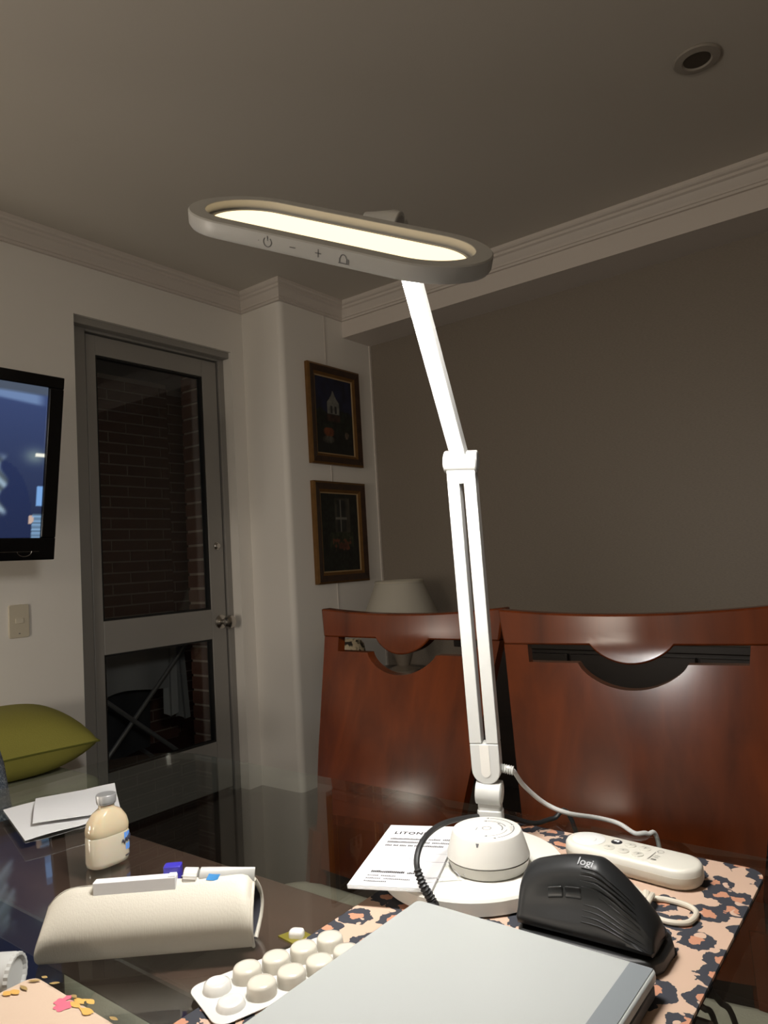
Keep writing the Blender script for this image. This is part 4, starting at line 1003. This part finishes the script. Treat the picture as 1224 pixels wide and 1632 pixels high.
ca = Vector((-R_[0], -R_[1], 0)).normalized(); cc = atz(23, 1553, ZT+.0165); cc = Vector((cc.x, cc.y, ZT+.0155)); CB = ca.cross(Vector((0, 0, 1)))
wb = thing('white_bottle', 'white bottle with ribbed rim lying at the left edge', 'bottle', (cc.x, cc.y, ZT))
CM = frame_from(CB, Vector((0, 0, 1)), CB.cross(Vector((0, 0, 1))), cc)
if CM.col[2].xyz.dot(ca) < 0: CM = frame_from(-CB, Vector((0, 0, 1)), (-CB).cross(Vector((0, 0, 1))), cc)
wpart(MB().lathe([(.0125, 0), (.0148, .0006), (.0152, .002), (.0152, .07), (.012, .078)], 40, CM), 'bottle_body', M_white, wb)
rr = []
for z, r in ((-.0004, .0110), (-.0022, .0128), (-.0022, .0146), (.0006, .0150)):
    rr.append([CM @ Vector((r*(1+(.02 if k % 2 else -.02))*math.cos(2*math.pi*k/44), r*(1+(.02 if k % 2 else -.02))*math.sin(2*math.pi*k/44), z)) for k in range(44)])
wpart(MB().loft(rr, cap=True), 'ribbed_rim', M_white, wb, smooth=20)

# ------------------------------------------------------------------ papers and small bottle
def sheet(name, c, label, bend, z0, nu=16, nv=10, th=.0006, crease=None):
    P = [atz(x, y, z0) for x, y in c]           # corners: front-left, front-right, back-right, back-left
    def f(u, v, o=0):
        p = (P[0]*(1-u)+P[1]*u)*(1-v)+(P[3]*(1-u)+P[2]*u)*v
        p = p+Vector((0, 0, bend(u, v)+o)); return p
    mb = MB().shell(lambda u, v: f(u, v, th), nu, nv, lambda u, v: f(u, v, 0))
    return tag(mb.build(name, M_paper, smooth=30), label, 'paper')
fold = lambda u, v: .0035*(1-abs(v-.45)/.55)*(.6+.4*math.cos(3*u))
sheet('folded_paper', [(40, 1341), (194, 1299), (183, 1254), (5, 1292)], 'larger white folded paper lying under the smaller one', lambda u, v: .0006+.004*smoothstep(.75, 1, v)*u+.0010*abs(math.sin(6*u)), ZT+.0004)
sheet('folded_paper', [(52, 1322), (168, 1304), (160, 1262), (57, 1281)], 'smaller white folded paper lying on the larger sheet', lambda u, v: .0062+fold(u, v), ZT+.0004)
bt = atz(170, 1380, ZT)
BT = frame_from((R_[0]*.94+F_[0]*.3, R_[1]*.94+F_[1]*.3, 0), (0, 0, 0), (0, 0, 1), (bt.x, bt.y, ZT))
bxv = Vector((.45, -.72, 0)); bxv = (Rv*.62+Fv*.78); bxv.z = 0; bxv.normalize(); byv = Vector((-bxv.y, bxv.x, 0))
BT = frame_from(bxv, byv, (0, 0, 1), (bt.x, bt.y, ZT)); BT.translation += Vector((.004, .004, 0))
bo = thing('lotion_bottle', 'small flat milky bottle with grey cap and blue label', 'bottle', M=BT)
def osec(a, c, z, e=.72):
    return [Vector((a*math.copysign(abs(math.cos(t))**e, math.cos(t)), c*math.copysign(abs(math.sin(t))**e, math.sin(t)), z)) for t in [2*math.pi*k/40 for k in range(40)]]
M_milk = mat('milky_glass', lin(168, 159, 142), .16, spec=.5, sss=.3); M_milk2 = mat('milky_upper_glass', lin(174, 160, 134), .12, spec=.6, sss=.3)
A0, C0 = .0215, .0140
part(MB().loft([osec(A0-.005, C0-.004, 0), osec(A0-.001, C0-.001, .002), osec(A0, C0, .006), osec(A0, C0, .0300), osec(A0-.0006, C0-.0004, .0312)]), 'bottle_body', M_milk, bo, smooth=50)
part(MB().loft([osec(A0-.0008, C0-.0006, .0312), osec(A0, C0, .0326), osec(A0, C0, .038), osec(A0-.002, C0-.001, .045), osec(A0-.007, C0-.004, .0525, .85), osec(.0085, .0085, .0560, 1), osec(.0078, .0078, .0575, 1), osec(.0078, .0078, .0600, 1)]), 'bottle_shoulder', M_milk2, bo, smooth=50)
part(MB().lathe([(.0086, .0605), (.0092, .0608), (.0092, .0622), (.0098, .0625), (.0100, .0690), (.0094, .0700)], 40), 'cap', mat('grey_cap_metal', lin(150, 150, 150), .38, metal=.5), bo)
def lab(u, z, o=.0003):      # point on the viewer's right side face of the bottle (local -y side)
    t = -math.pi/2+u+.55; p = Vector((A0*math.copysign(abs(math.cos(t))**.72, math.cos(t)), C0*math.copysign(abs(math.sin(t))**.72, math.sin(t)), z)); return p+Vector((math.cos(t), math.sin(t), 0))*o
def lpatch(name, u0, u1, z0, z1, mt, o=.0003, slant=0.):
    mb = MB().grid(lambda a, c: lab(u0+(u1-u0)*a, z0+(z1-z0)*c+slant*a, o), 10, 3); part(mb, name, mt, bo, fixn=False)
M_lblue = mat('label_blue', lin(84, 138, 214), .5); M_ldark = mat('label_dark', lin(44, 44, 58), .5)
for u0, u1, z0, z1 in ((-.15, .02, .0235, .0300), (.06, .24, .0245, .0300), (.28, .50, .0245, .0300), (-.05, .10, .0125, .0185), (.14, .32, .0120, .0185), (.36, .55, .0120, .0185)):
    lpatch('label_print', u0, u1, z0, z1, M_lblue)
scr = [lab(-.30+.85*k/30, .0210+.0022*math.sin(k*.85)+.004*k/30, .0006) for k in range(31)]
part(MB().tube(scr, .0007, 6), 'label_script', M_ldark, bo)
lpatch('label_print', -.1, .55, .0060, .0075, M_ldark); lpatch('label_print', .25, .55, .0105, .0115, M_ldark)

# dark cables hanging below the table edge by the mat
for k, (xa, xb, lab_) in enumerate((((1108, 1590), (1140, 1632), 'thin black cable under the glass nearest the mat edge'), ((1130, 1570), (1172, 1632), 'thin black cable under the glass farther from the mat'))):
    a = atz(xa[0], xa[1], .66); c = atz(xb[0], xb[1], .60)
    pts = [a+Vector((.10, .05, .02)), a+Vector((.05, .02, .012)), a, a.lerp(c, .5)+Vector((.004, .003, 0)), c, c+(c-a)*.8-Vector((0, 0, .08)), Vector((c.x-.04, c.y-.01, .22)), Vector((c.x-.05, c.y, .004))]
    tag(MB().tube(catmull(pts, 6), .0028, 8).build('hanging_cable', M_black), lab_, 'cable')
